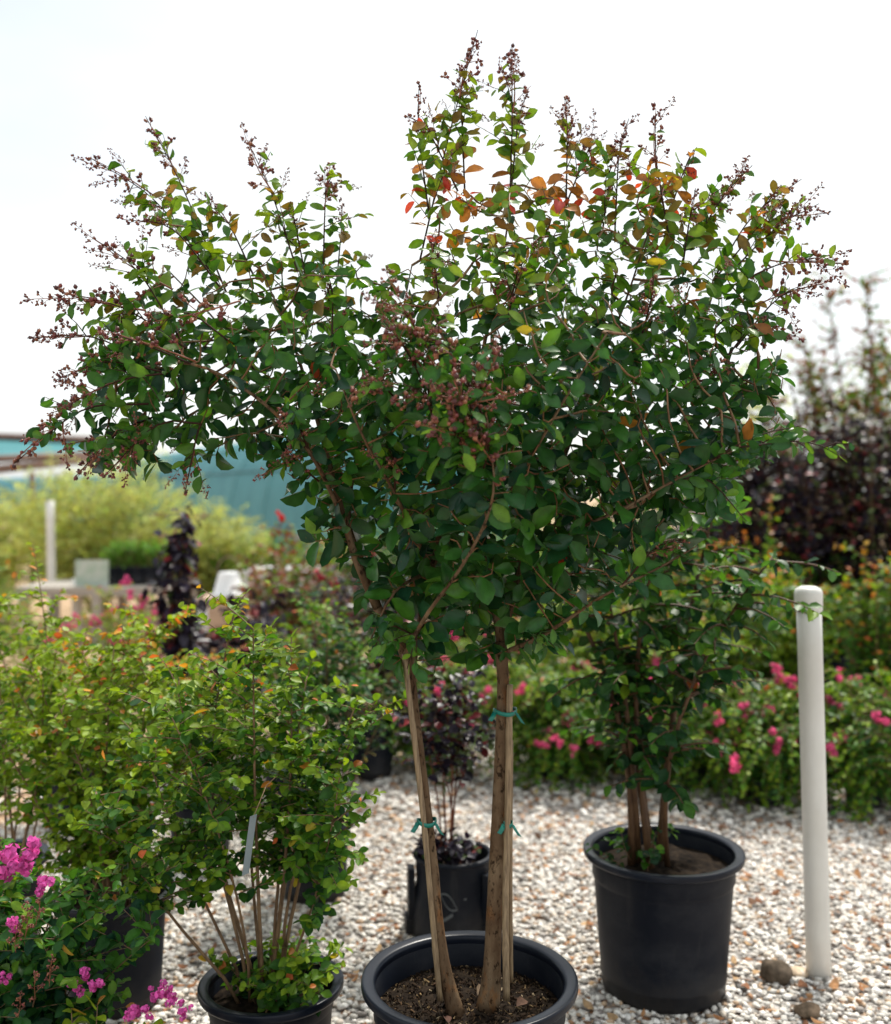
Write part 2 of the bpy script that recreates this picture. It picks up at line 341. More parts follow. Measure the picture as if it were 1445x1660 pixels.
V2, F2, T2 = pebbles(xs[keep], ys[keep], .013, .024)
o = obj('gravel', big_mesh('gravel', np.concatenate([V1, V2]), np.concatenate([F1, F2 + len(V1)]), np.concatenate([T1, T2]), M['pebble'])); o['kind'] = 'stuff'
tag(o, 'pale crushed stone gravel covering the nursery yard', 'gravel')

# ------------------------------------------------------------------ leaves
def leaf_template(stations, curl, fold, twist=0.0, wave=0.0, asym=0.0):
    """one leaf in local coords: x across (half width 1), y along (0..1), z normal. Returns verts, tri faces"""
    prof = {2: [(.34, .95), (.70, .80)], 4: [(.13, .47), (.37, .93), (.64, .97), (.87, .54)]}[stations]
    v = [(0, 0, 0)]
    for i, (t, wd) in enumerate(prof):
        zc = -curl * t * t
        for sgn in (-1, 0, 1):
            v.append((sgn * wd * (1 + asym * sgn), t, zc + abs(sgn) * wd * (fold + wave * math.sin(5 * t + sgn * 1.7)) + sgn * twist * t))
    v.append((0, 1.0, -curl * 1.05))
    f = [(0, 2, 1), (0, 3, 2)]
    for i in range(stations - 1):
        a = 1 + 3 * i; b = a + 3
        f += [(a, a+1, b+1), (a, b+1, b), (a+1, a+2, b+2), (a+1, b+2, b+1)]
    a = 1 + 3 * (stations - 1); tip = len(v) - 1
    f += [(a, a+1, tip), (a+1, a+2, tip)]
    return np.array(v, float), np.array(f)
def rib(nv):
    t = np.full(nv, .93); t[[0, nv-1]] = 1.1; t[2:nv-1:3] = 1.22; return np.repeat(t[:, None], 3, 1)
TPL = [leaf_template(4, c, f, t, w_, a_) for c, f, t, w_, a_ in ((.10, .22, 0, .10, 0), (.28, .34, .08, .08, .10), (.55, .45, -.10, .16, 0), (-.05, .10, .14, .20, -.10), (.22, .75, 0, .14, .05), (.75, .30, .12, .22, -.06), (.35, .95, -.05, .10, .12), (.05, .40, -.16, .25, .0))]
TPL2 = [leaf_template(2, c, f, 0) for c, f in ((.1, .2), (.3, .35), (.45, .25))]

class Leaves:
    def __init__(s): s.p = []; s.a = []; s.n = []; s.s = []; s.t = []; s.w = []
    def add(s, p, a, n, size, tint, wr=.3):
        p = np.atleast_2d(p); k = len(p)
        s.p.append(p); s.a.append(np.broadcast_to(a, (k, 3))); s.n.append(np.broadcast_to(n, (k, 3)))
        s.s.append(np.broadcast_to(size, (k,))); s.t.append(np.broadcast_to(tint, (k, 3))); s.w.append(np.broadcast_to(wr, (k,)))
    def arrays(s):
        p, a, n, sz, t, wr = (np.concatenate(x) for x in (s.p, s.a, s.n, s.s, s.t, s.w))
        a = unit(a); n = unit(n - (n * a).sum(1, keepdims=True) * a); b = np.cross(a, n)
        return p, a, n, b, sz, t, wr
_leaf_me = {}
def leaf_meshes(mat):
    if mat.name not in _leaf_me:
        r = []
        for v, f in TPL:
            r.append(big_mesh('leaf', v, f, rib(len(v)), mat))
        _leaf_me[mat.name] = r
    return _leaf_me[mat.name]
def build_leaves(lv, root, mat, hi=True, nind=0, jitter=True, name='foliage'):
    p, a, n, b, sz, t, wr = lv.arrays(); N = len(p)
    base = np.array(root.location)
    tpl = TPL if hi else TPL2
    kind = rng.integers(0, len(tpl), N)
    single = np.zeros(N, bool)
    if nind:
        # the leaves that show largest and stand in front of the others
        ctr = p + a * sz[:, None] * .5
        px = CX + F * ctr[:, 0] / ctr[:, 1]; py = HY - F * (ctr[:, 2] - EYE) / ctr[:, 1]
        view = unit(ctr - np.array([0, 0, EYE]))
        area = (sz / ctr[:, 1] * F) ** 2 * wr * (np.abs((n * view).sum(1)) + .1)
        inside = (px > -10) & (px < 1455) & (py > -10) & (py < 1670)
        cell = (px // 16).astype(int) * 1000 + (py // 16).astype(int)
        front = {}
        for i in np.argsort(ctr[:, 1]):
            if inside[i] and cell[i] not in front: front[cell[i]] = i
        ids = np.array(list(front.values()))
        ids = ids[np.argsort(-area[ids])][:nind]
        single[ids] = True
        kind[ids] = rng.integers(0, len(TPL), len(ids)) if hi else kind[ids]
        ms = leaf_meshes(mat)
        for i in ids:
            o = bpy.data.objects.new('leaf', ms[kind[i] % len(ms)]); col.objects.link(o); o.parent = root
            S = sz[i]; W = S * wr[i]
            m4 = Matrix(((b[i,0]*W, a[i,0]*S, n[i,0]*W, p[i,0]-base[0]), (b[i,1]*W, a[i,1]*S, n[i,1]*W, p[i,1]-base[1]), (b[i,2]*W, a[i,2]*S, n[i,2]*W, p[i,2]-base[2]), (0, 0, 0, 1)))
            o.matrix_basis = m4; o.color = (*t[i], 1)
    Vs, Fs, Ts, off = [], [], [], 0
    for k, (v, f) in enumerate(tpl):
        ids = np.where((kind == k) & ~single)[0]
        if not len(ids): continue
        W = (sz * wr)[ids][:, None, None]; S = sz[ids][:, None, None]
        X = p[ids][:, None] - base + v[None, :, 0:1]*W*b[ids][:, None] + v[None, :, 1:2]*S*a[ids][:, None] + v[None, :, 2:3]*W*n[ids][:, None]
        Vs.append(X.reshape(-1, 3)); Fs.append((f[None] + (np.arange(len(ids))*len(v))[:, None, None]).reshape(-1, 3) + off)
        Ts.append((t[ids][:, None] * rib(len(v))[None]).reshape(-1, 3)); off += len(ids) * len(v)
    return obj(name, big_mesh(name, np.concatenate(Vs), np.concatenate(Fs), np.concatenate(Ts), mat), root, stuff=True)

def pal_green(u, h, n, light=0.0, orange=0.0):
    """u: 0 old inner leaf .. 1 young tip leaf, h: random"""
    dark = np.array([.013, .052, .019]); mid = np.array([.055, .155, .014]); lt = np.array([.215, .31, .020]); og = np.array([.50, .19, .035])
    g = np.clip(u * .85 + light * 1.25 + rng.normal(0, .22, n), 0, 1)[:, None]
    c = np.where(g < .5, dark + (mid - dark) * g * 2, mid + (lt - mid) * (g - .5) * 2)
    is_o = (rng.random(n) < orange * np.clip((u - .45) * 2.2, 0, 1) ** 1.5)[:, None]
    c = np.where(is_o, og * rng.uniform(.6, 1.15, (n, 1)) * np.stack([np.ones(n), rng.uniform(.5, 1.6, n), np.ones(n)], -1), c)
    yl = (rng.random(n) < .002)[:, None]
    return np.where(yl, np.array([.42, .33, .04]), c)
def pal_dark(u, n, red=.1, green=.08):
    c = np.array([.016, .012, .022]) * rng.uniform(.6, 1.8, (n, 1))
    c = np.where((rng.random(n) < red)[:, None], np.array([.17, .026, .028]) * rng.uniform(.4, 1.5, (n, 1)), c)
    return np.where((rng.random(n) < green)[:, None], np.array([.075, .12, .035]) * rng.uniform(.5, 1.5, (n, 1)), c)
def pal_yellow(u, n):
    return np.array([.54, .55, .17]) * rng.uniform(.55, 1.2, (n, 1)) * np.stack([rng.uniform(.75, 1.1, n), np.ones(n), rng.uniform(.6, 1.4, n)], -1)
PAL = {
    'green': lambda u, n: pal_green(u, 0, n, .16, .10), 'deep': lambda u, n: pal_green(u, 0, n, -.15, .03),
    'fresh': lambda u, n: pal_green(u, 0, n, .42, .5), 'orange': lambda u, n: pal_green(u, 0, n, .15, 1.2),
    'dark': lambda u, n: pal_dark(u, n), 'wine': lambda u, n: pal_dark(u, n, .17, .22), 'rust': lambda u, n: np.where((rng.random(n) < .55)[:, None], np.array([.20, .055, .035]) * rng.uniform(.5, 1.3, (n, 1)), pal_green(u, 0, n, .1, .1)),
    'yellow': pal_yellow, 'grassy': lambda u, n: np.array([.10, .24, .035]) * rng.uniform(.6, 1.3, (n, 1)),
    'blue': lambda u, n: pal_green(u, 0, n, -.05, .04) * np.array([.85, 1.0, 1.35]),
}

# ------------------------------------------------------------------ fruit and flower clusters (shared meshes)
def fruit_cluster(seed, L=.16, nb=9, green=False):
    r = np.random.default_rng(seed); mb = MB()
    stem = (.26, .10, .055)
    pts = np.array([(0.004*math.sin(3*t), .004*math.cos(4*t+seed), L*t) for t in np.linspace(0, 1, 7)])
    mb.tube(pts, np.linspace(.0019, .0008, 7), 5, stem, 0)
    bt, bp_ = [], []
    for i in range(nb):
        t = .12 + .88 * i / (nb - 1); base = pts[0] + (pts[-1] - pts[0]) * t
        ln = (.044 * (1 - t) + .008) * r.uniform(.6, 1.25); ph = i * 2.4 + r.uniform(-.5, .5)
        d = unit(np.array([math.cos(ph), math.sin(ph), r.uniform(.5, 1.1)])); tip = base + d * ln
        mb.tube(np.array([base, base + d*ln*.55 + (0, 0, .002), tip]), [.0010, .0008, .0007], 4, stem, 0)
        for k in range(int(r.integers(3, 6)) + (2 if t < .6 else 0)):
            s0 = base + d * ln * r.uniform(.6, 1.0); dd = unit(r.normal(size=3) + d * .8 + (0, 0, .5)); q = s0 + dd * r.uniform(.005, .010)
            mb.tube(np.array([s0, q]), .0006, 3, stem, 0, cap=False)
            rad = r.uniform(.0030, .0045)
            c = np.array([.15, .038, .034]) * r.uniform(.4, 1.5) if r.random() < .65 else np.array([.26, .11, .055])
            v = ICO_V * rad; v = v * (1, 1, 1.12)
            z = dd; x = unit(np.cross(z, (0.3, .9, .1))); y = np.cross(z, x)
            mb.add(q + v[:, 0:1]*x + v[:, 1:2]*y + v[:, 2:3]*z, [tuple(f) for f in ICO_F], c, 0)
            e = q + dd * rad * 1.0     # pointed calyx
            mb.add(np.array([e + x*.0013, e - x*.0007 + y*.0011, e - x*.0007 - y*.0011, e + dd*.0032]), [(0, 1, 3), (1, 2, 3), (2, 0, 3)], c * .7, 0)
    return mb.mesh('fruit_cluster', M['fruit'])
FRUIT = [fruit_cluster(i, L=.13 + .012 * (i % 4), nb=8 + i % 4) for i in range(8)]
def flower_cluster(seed, npet=120, rad=.035):
    r = np.random.default_rng(seed); mb = MB()
    lobes = [np.array([*(r.normal(0, .45, 2) * rad), r.uniform(-.7, 1.3) * rad, rad * r.uniform(.35, .62)]) for _ in range(6)]
    for i in range(npet):
        lob = lobes[i % len(lobes)]; d = unit(r.normal(size=3)); c = lob[:3] + d * lob[3] * r.uniform(.5, 1.0)
        u = unit(np.cross(d, r.normal(size=3))); v = np.cross(d, u); s = rad * r.uniform(.17, .33)
        pts = [c]
        for k in range(6):
            an = k * math.pi / 3; pts.append(c + s * (math.cos(an)*u + math.sin(an)*v) * r.uniform(.7, 1.15) + d * s * r.uniform(-.35, .5))
        mb.add(np.array(pts), [(0, 1+k, 1+(k+1) % 6) for k in range(6)], np.ones(3) * r.uniform(.65, 1.2), 0)
    return mb.mesh('flower_cluster', M['petal'])
FLOWER = [flower_cluster(50 + i) for i in range(5)]
def orient(o, z, scale, spin=0.0):
    q = Vector(z).to_track_quat('Z', 'Y'); o.rotation_mode = 'QUATERNION'
    from mathutils import Quaternion
    o.rotation_quaternion = q @ Quaternion((0, 0, 1), spin); o.scale = (scale,) * 3
def add_fruit(root, base, d, scale):
    o = obj('fruit_cluster', FRUIT[int(rng.integers(len(FRUIT)))], root, Vector(base) - root.location); orient(o, d, scale, rng.uniform(0, 6)); return o
def add_flower(root, pos, scale, c=(.62, .045, .22), d=None):
    o = obj('flower_cluster', FLOWER[int(rng.integers(len(FLOWER)))], root, Vector(pos) - root.location, color=c)
    orient(o, d if d is not None else unit(rng.normal(size=3) + (0, -.3, 1.2)), scale, rng.uniform(0, 6)); return o

# ------------------------------------------------------------------ pots
def pot(label, px, Y, D, H, soil_drop=.07, X=None, simple=False, lip=.028, group='black nursery pots'):
    X = gX(px, Y) if X is None else X
    root = thing('nursery_pot', label, 'pot', (X, Y, 0.004), group)
    R = D / 2; rb = R * .77; rt = R - lip; k = H / .42
    b = MB()
    sg = 40 if simple else 72
    prof = [(0.001, .006), (rb - .03, .006), (rb - .014, .0), (rb - .002, .006), (rb, .02), (rb + (rt-rb)*.08, .045*k), (rb + (rt-rb)*.1 + .0018, .049*k), (rb + (rt-rb)*.13 + .0018, .058*k), (rb + (rt-rb)*.14, .062*k), (rb + (rt-rb)*.86, H - .092*k), (rb + (rt-rb)*.9, H - .085*k), (rt + .002, H - .078*k), (rt + .002, H - .028*k)]
    b.lathe(prof, sg, wob=.004)
    b.lathe([(rt + .004, H - .010), (rt - .001, H - .016), (rt - .004, H - soil_drop - .012), (rt - .010, H - soil_drop - .03)], sg, wob=.004)
    obj('pot_wall', b.mesh('pot_wall', M['pot']), root)
    r_ = MB(); c = []
    pw = lambda q: math.copysign(abs(q) ** .55, q)
    for a in np.linspace(-.35, 2 * math.pi - .35, 25): c.append((rt + lip * .5 + lip * .56 * pw(math.cos(a)), H - .012 + .0115 * pw(math.sin(a)) + .003 * math.cos(a)))
    r_.lathe(c, sg, wob=.004); obj('rim', r_.mesh('rim', M['rim']), root)
    s = MB(); zs = H - soil_drop
    n = 7; ringv = [(0, 0, zs + .012)]; seg = 36
    for i in range(1, n + 1):
        rr = (rt - .003) * i / n
        for j in range(seg):
            t = j * 2 * math.pi / seg
            ringv.append((rr*math.cos(t), rr*math.sin(t), zs + .012*(1-(i/n)**2) + (rng.normal(0, .0035) if i < n else 0)))
    f = [(0, 1 + j, 1 + (j + 1) % seg) for j in range(seg)]
    for i in range(n - 1):
        for j in range(seg):
            a = 1 + i*seg + j; a2 = 1 + i*seg + (j+1) % seg
            f.append((a, a + seg, a2 + seg, a2))
    s.add(ringv, f); so = obj('soil', s.mesh('soil', M['soil']), root)
    return root, zs, rt
def soil_chips(root, zs, rt, n=900):
    nv = np.array([(-1,-.5,0),(1,-.4,0),(.8,.5,0),(-.9,.6,0),(-.6,-.3,.5),(.6,-.2,.5),(.5,.3,.45),(-.5,.4,.55)])
    nf = np.array([(0,1,5),(0,5,4),(1,2,6),(1,6,5),(2,3,7),(2,7,6),(3,0,4),(3,4,7),(4,5,6),(4,6,7)])
    r = rt * .97 * np.sqrt(rng.random(n)); t = rng.uniform(0, 6.283, n)
    R3 = rand_rot(n); s = rng.uniform(.0014, .0055, n) * np.where(rng.random(n) < .07, 2.0, 1)
    v = np.einsum('nij,nkj->nki', R3, nv[None] * (s[:, None, None] * np.array([1.3, .8, .6])))
    v += np.stack([r*np.cos(t), r*np.sin(t), zs + .012*(1-(r/rt)**2) + .002 + 0*t], -1)[:, None]
    pal = np.array([(.014,.009,.006),(.035,.021,.013),(.09,.055,.03),(.24,.165,.085),(.36,.28,.18)])
    T = np.repeat(pal[rng.choice(5, n, p=[.42,.30,.16,.08,.04])], 8, 0)
    obj('bark_mulch', big_mesh('bark_mulch', v.reshape(-1, 3), (nf[None] + (np.arange(n)*8)[:, None, None]).reshape(-1, 3), T, M['chip'], False), [k for k in root.children if k.name.startswith('soil')][0], stuff=True)

# ------------------------------------------------------------------ generic many-stemmed shrub
def shrub(name, label, cat, px, Y, H, R, pal, leaf=.03, z0=0.0, nst=10, ntw=9, lo=.3, hi=False, nind=0, wr=.30, mat='shrub', spacing=.022,
          flowers=(), nfl=0, fcol=(.62, .045, .22), fscale=.8, fruit=0, twl=.55, group=None, droop=.25, sag=.12, stem_r=.006, sep_stems=False, X=None, squash=.7, base_r=.03, stem_tint=(1, 1, 1), lean=(0, 0), upright=.5, flare=1.35):
    X = gX(px, Y) if X is None else X
    if mat != 'feather' and pal != 'grassy': leaf *= 1.18; spacing *= .62
    root = thing(name, label, cat, (X, Y, z0), group); base = np.array([X, Y, z0])
    lv = Leaves(); tw = MB(); ends = []
    for i in range(nst):
        ph = i * 2.39996 + rng.uniform(-.3, .3); u = math.sqrt((i + .5) / nst); rr = R * u * rng.uniform(.75, 1.0)
        top = H * (1 - .38 * u * u) * rng.uniform(.85, 1.02)
        t = np.linspace(0, 1, 9); bx, by = base_r * math.cos(ph) * u, base_r * math.sin(ph) * u
        bend = rng.normal(0, .04 * R / .3, (2, 1)) * np.sin(t * math.pi)
        pts = np.stack([bx + (rr*math.cos(ph) + lean[0]) * t**flare + bend[0], by + (rr*math.sin(ph) * squash + lean[1]) * t**flare + bend[1], top * t], -1) + base
        pts[0, 2] = z0 - .015
        sr = np.linspace(stem_r, stem_r * .3, 9) * rng.uniform(.7, 1.1)
        if sep_stems:
            sm = MB(); sm.tube(pts - base, sr, 7, stem_tint); obj('stem', sm.mesh('stem', M['twig']), root)
        else: tw.tube(pts - base, sr, 5, stem_tint)
        ends.append((pts[-1], unit(pts[-1] - pts[-2])))
        segs = [(pts[int(9*lo):], .6)]
        for k in range(ntw):
            tt = rng.uniform(lo, 1.0); q = np.array([np.interp(tt, t, pts[:, c]) for c in range(3)])
            a2 = rng.uniform(0, 6.283); d = unit(np.array([math.cos(a2), math.sin(a2) * squash, rng.uniform(.1, upright * 2)]))
            ln = R * twl * rng.uniform(.45, 1.15)
            s = np.linspace(0, 1, 5)[:, None]; tp = q + d * ln * s + np.array([0, 0, -sag * ln]) * s * s
            tw.tube(tp - base, np.linspace(stem_r * .35, stem_r * .12, 5), 4, stem_tint, cap=False)
            segs.append((tp, 1.0)); ends.append((tp[-1], unit(tp[-1] - tp[-2])))
        for sp, wgt in segs:
            L = np.linalg.norm(np.diff(sp, axis=0), axis=1).sum(); n = max(2, int(L / spacing))
            t2 = np.linspace(.12, 1, n); ii = np.linspace(0, 1, len(sp))
            c = np.stack([np.interp(t2, ii, sp[:, k]) for k in range(3)], -1)
            dr = unit(sp[-1] - sp[0]); sd = unit(np.cross(dr, (0, 0, 1)) + 1e-6)
            sg = np.where(np.arange(n) % 2 == 0, 1, -1)[:, None]
            ax = dr * rng.uniform(.2, .8, (n, 1)) + sg * sd * rng.uniform(.5, 1.2, (n, 1)) + rng.normal(0, .45, (n, 3)) + np.array([0, 0, -droop])
            outw = unit((c - base) * np.array([1, 1, .3]))
            nr = np.array([0, 0, .8]) + outw * .7 + rng.normal(0, .45, (n, 3))
            hfrac = np.clip((c[:, 2] - z0) / H, 0, 1); u_ = np.clip(.25 + .5 * hfrac * hfrac + .45 * t2 ** 2 * wgt - .15, 0, 1)
            lv.add(c, ax, nr, leaf * rng.uniform(.6, 1.15, n) * (1 - .3 * t2), PAL[pal](u_, n), wr * rng.uniform(.85, 1.15, n))
    obj('twig', tw.mesh('twig', M['twig']), root, stuff=True) if tw.n else None
    build_leaves(lv, root, M[mat], hi, nind)
    ends.sort(key=lambda e: -e[0][2] + .35 * (e[0][1] - Y))
    ends = [e for e in ends if rng.random() < .6]
    for (q, d) in ends[:nfl * 3:3] if nfl else []:
        add_flower(root, q + d * .01, fscale * rng.uniform(.7, 1.2), tuple(np.array(fcol) * rng.uniform(.8, 1.1)), unit(d + (0, 0, .5)))
    for fp in flowers: add_flower(root, np.array(fp[:3]), fp[3], fp[4] if len(fp) > 4 else fcol)
    for (q, d) in ends[:fruit]: add_fruit(root, q, d, rng.uniform(.5, .8))
    return root

# ------------------------------------------------------------------ the big crape myrtle in the front pot
Y0 = 2.27
front_pot, zs, rt = pot('black nursery pot at the front holding the tall two-trunked crape myrtle', 761, Y0, .478, .42, .075)
soil_chips(front_pot, zs, rt, 2600)
BASE = np.array([gX(765, Y0), Y0, .004 + zs + .01])
tree = thing('crape_myrtle_tree', 'tall two-trunked crape myrtle with dark fruit clusters in the front pot', 'tree', tuple(BASE))
def Q(t): return P(t[0], t[1], Y0 + .03 + t[2])
def spline(pts, step=.03):
    pts = np.asarray(pts, float)
    e = np.concatenate([[2*pts[0]-pts[1]], pts, [2*pts[-1]-pts[-2]]]); outp = []
    for i in range(1, len(e) - 2):
        n = max(2, int(np.linalg.norm(e[i+1]-e[i]) / step)); t = np.linspace(0, 1, n, endpoint=False)[:, None]
        p0, p1, p2, p3 = e[i-1], e[i], e[i+1], e[i+2]
        outp.append(.5*((2*p1) + (-p0+p2)*t + (2*p0-5*p1+4*p2-p3)*t*t + (-p0+3*p1-3*p2+p3)*t**3))
    return np.concatenate(outp + [pts[-1:]])
# trunks, as seen in the photograph: image column, row, depth offset in metres
T_LEFT = [(742,1650,-.07),(731,1612,-.06),(718,1560,-.05),(708,1490,-.04),(700,1400,-.03),(690,1310,-.02),(679,1220,-.01),(671,1150,0),(664,1090,0),(645,1035,0),(612,985,-.02)]
T_RIGHT = [(791,1636,-.04),(797,1580,-.03),(801,1500,-.02),(805,1400,-.01),(810,1290,0),(814,1190,0),(816,1110,0),(812,1040,0)]
LIMB = [
    [(612,985,-.02),(577,905,-.06),(548,805,-.09),(520,700,-.06),(480,570,0),(430,450,.05)],
    [(618,990,-.02),(592,920,0),(566,835,.02),(590,700,.10),(640,560,.14),(668,430,.10)],
    [(664,1095,0),(684,1000,.05),(706,900,.05),(722,820,.02),(740,720,-.05),(735,600,-.12),(700,500,-.18)],
    [(812,1040,0),(798,950,.01),(776,880,0),(757,780,0),(747,720,0),(785,560,.08),(815,420,.12),(830,300,.12)],
    [(812,1040,0),(828,980,.03),(858,885,.06),(900,780,.10),(960,620,.12),(1010,500,.10),(1050,380,.05)],
    [(824,990,.02),(880,905,-.05),(940,857,-.12),(1010,825,-.18),(1100,775,-.20),(1200,725,-.20)],
    [(834,955,.04),(900,850,.20),(990,740,.30),(1080,620,.30),(1150,500,.25)],
    [(566,860,-.07),(500,730,-.15),(410,640,-.2),(310,590,-.2),(200,600,-.15)],
    [(540,780,-.07),(450,650,.10),(350,520,.18),(265,430,.15)],
    [(776,880,0),(850,760,-.25),(920,640,-.35),(985,540,-.38)],
    [(700,925,.05),(640,800,-.2),(585,700,-.3),(545,600,-.32)],
    [(795,940,.01),(720,800,.28),(620,650,.36),(540,520,.35)],
    [(815,1030,.01),(850,880,.28),(895,720,.42),(905,560,.45),(930,430,.35)],
    [(812,1060,0),(880,1030,-.14),(980,965,-.22),(1060,925,-.24),(1130,885,-.22)],
    [(655,1065,0),(690,1000,-.18),(760,900,-.32),(800,800,-.40),(790,680,-.42)],
    [(1010,825,-.18),(1060,800,-.05),(1150,690,.05),(1230,600,.05)],
    [(700,925,.05),(640,960,-.12),(600,1040,-.14)],
]
def seg_tube(name, pts3, r0, r1, sides, mat, rough=0.0):
    m_ = MB(); m_.tube(pts3 - BASE, np.linspace(r0, r1, len(pts3)), sides, rough=rough); return obj(name, m_.mesh(name, mat), tree)
PXM = Y0 / F
tl = spline([Q(t) for t in T_LEFT], .02); tr_ = spline([Q(t) for t in T_RIGHT], .02)
m_ = MB(); rr = np.interp(np.linspace(0, 1, len(tl)), [0, .06, .14, .5, 1], [.020, .0165, .0152, .0132, .0105]); m_.tube(tl - BASE, rr, 16, rough=.012); obj('trunk', m_.mesh('trunk', M['bark']), tree)
m_ = MB(); rr = np.interp(np.linspace(0, 1, len(tr_)), [0, .05, .12, .5, 1], [.028, .0225, .0192, .016, .0130]); m_.tube(tr_ - BASE, rr, 18, rough=.012); obj('trunk', m_.mesh('trunk', M['bark']), tree)

# skeleton nodes for twig growth
nodes = []; parent = []; limb_len = []
limb_pts = []
for L_ in LIMB:
    pts = spline([Q(t) for t in L_], .03); limb_pts.append(pts)
    s0 = len(nodes)
    for i, p_ in enumerate(pts): nodes.append(p_); parent.append(s0 + i - 1 if i else -1)
for i, pts in enumerate(limb_pts):
    big = i in (0, 2, 3, 4)
    m_ = MB(); n = len(pts); m_.tube(pts - BASE, np.interp(np.linspace(0, 1, n), [0, .4, 1], [.0105 if big else .0058, .006 if big else .0038, .0016]), 8, rough=.03); obj('branch', m_.mesh('branch', M['bark']), tree)
N_LIMB = len(nodes)

POLY = np.array([(125,560),(190,500),(270,460),(320,405),(380,400),(440,400),(500,410),(560,420),(610,435),(660,475),(690,350),(735,285),(800,300),(870,270),(950,300),(1000,350),(1050,275),(1105,300),(1130,370),(1190,410),(1215,450),(1235,520),(1285,570),(1265,640),(1290,690),(1215,760),(1175,830),(1080,850),(1035,940),(945,1000),(880,1065),(800,1090),(700,1078),(612,1090),(590,1020),(556,915),(496,890),(478,775),(400,745),(300,752),(190,775),(90,735),(150,690),(120,610)], float)
def in_poly(x, y, Pg):
    ins = np.zeros(len(x), bool); j = len(Pg) - 1
    for i in range(len(Pg)):
        xi, yi = Pg[i]; xj, yj = Pg[j]
        hit = ((yi > y) != (yj > y)) & (x < (xj - xi) * (y - yi) / (yj - yi + 1e-12) + xi); ins ^= hit; j = i
    return ins
def edge_dist(x, y, Pg):
    d = np.full(len(x), 1e9)
    for i in range(len(Pg)):
        a = Pg[i]; b = Pg[(i + 1) % len(Pg)]; ab = b - a
        t = np.clip(((x - a[0])*ab[0] + (y - a[1])*ab[1]) / (ab @ ab), 0, 1)
        d = np.minimum(d, np.hypot(x - a[0] - t*ab[0], y - a[1] - t*ab[1]))
    return d
def crown_points(n):
    x = rng.uniform(40, 1330, n * 3); y = rng.uniform(240, 1100, n * 3); ok = in_poly(x, y, POLY)
    x, y = x[ok], y[ok]; ed = edge_dist(x, y, POLY) * PXM
    half = np.minimum(.50, .07 + .95 * ed)
    dens = np.clip(.20 + half * 1.65, 0, 1) * np.where((y > 960), .75, 1) * np.where(x < 480, .85, 1)
    k = rng.random(len(x)) < dens; x, y, half = x[k][:n], y[k][:n], half[k][:n]
    dy = rng.uniform(-1, 1, len(x)); dy = np.sign(dy) * np.abs(dy) ** .8 * half
    Yd = Y0 + .05 + dy
    # the crown's sight lines fan out with depth, so pull far points in a little
    return np.stack([(x - CX) * (Y0 + .05 + dy * .85) / F, Yd, EYE - (y - HY) * (Y0 + .05 + dy * .85) / F], -1)
A = crown_points(6600); M_att = len(A)
D = .031
nodes = [np.array(p_) for p_ in nodes]
best = np.full(M_att, 1e9); bi = np.zeros(M_att, int); alive = np.ones(M_att, bool)
def upd(start):
    nn = np.array(nodes[start:])
    for c in range(0, len(nn), 400):
        d = np.linalg.norm(A[:, None] - nn[None, c:c+400], axis=2); k = d.argmin(1); dm = d[np.arange(M_att), k]
        b_ = dm < best; best[b_] = dm[b_]; bi[b_] = start + c + k[b_]
upd(0)
used = set()
for it in range(45):
    alive &= best > .037
    act = np.where(alive & (best < .75))[0]
    if not len(act): break
    start = len(nodes); acc = {}
    for i in act:
        acc.setdefault(int(bi[i]), []).append(i)
    for nd, lst in acc.items():
        dirv = unit(A[lst] - nodes[nd]).mean(0)
        if np.linalg.norm(dirv) < .15: dirv = unit(A[lst[0]] - nodes[nd])
        q = nodes[nd] + D * unit(unit(dirv) + rng.normal(0, .26, 3) + np.array([0, 0, .06]))
        key = (nd, tuple(np.round(q / .012).astype(int)))
        if key in used: continue
        used.add(key); nodes.append(q); parent.append(nd)
    if len(nodes) == start: break
    upd(start)

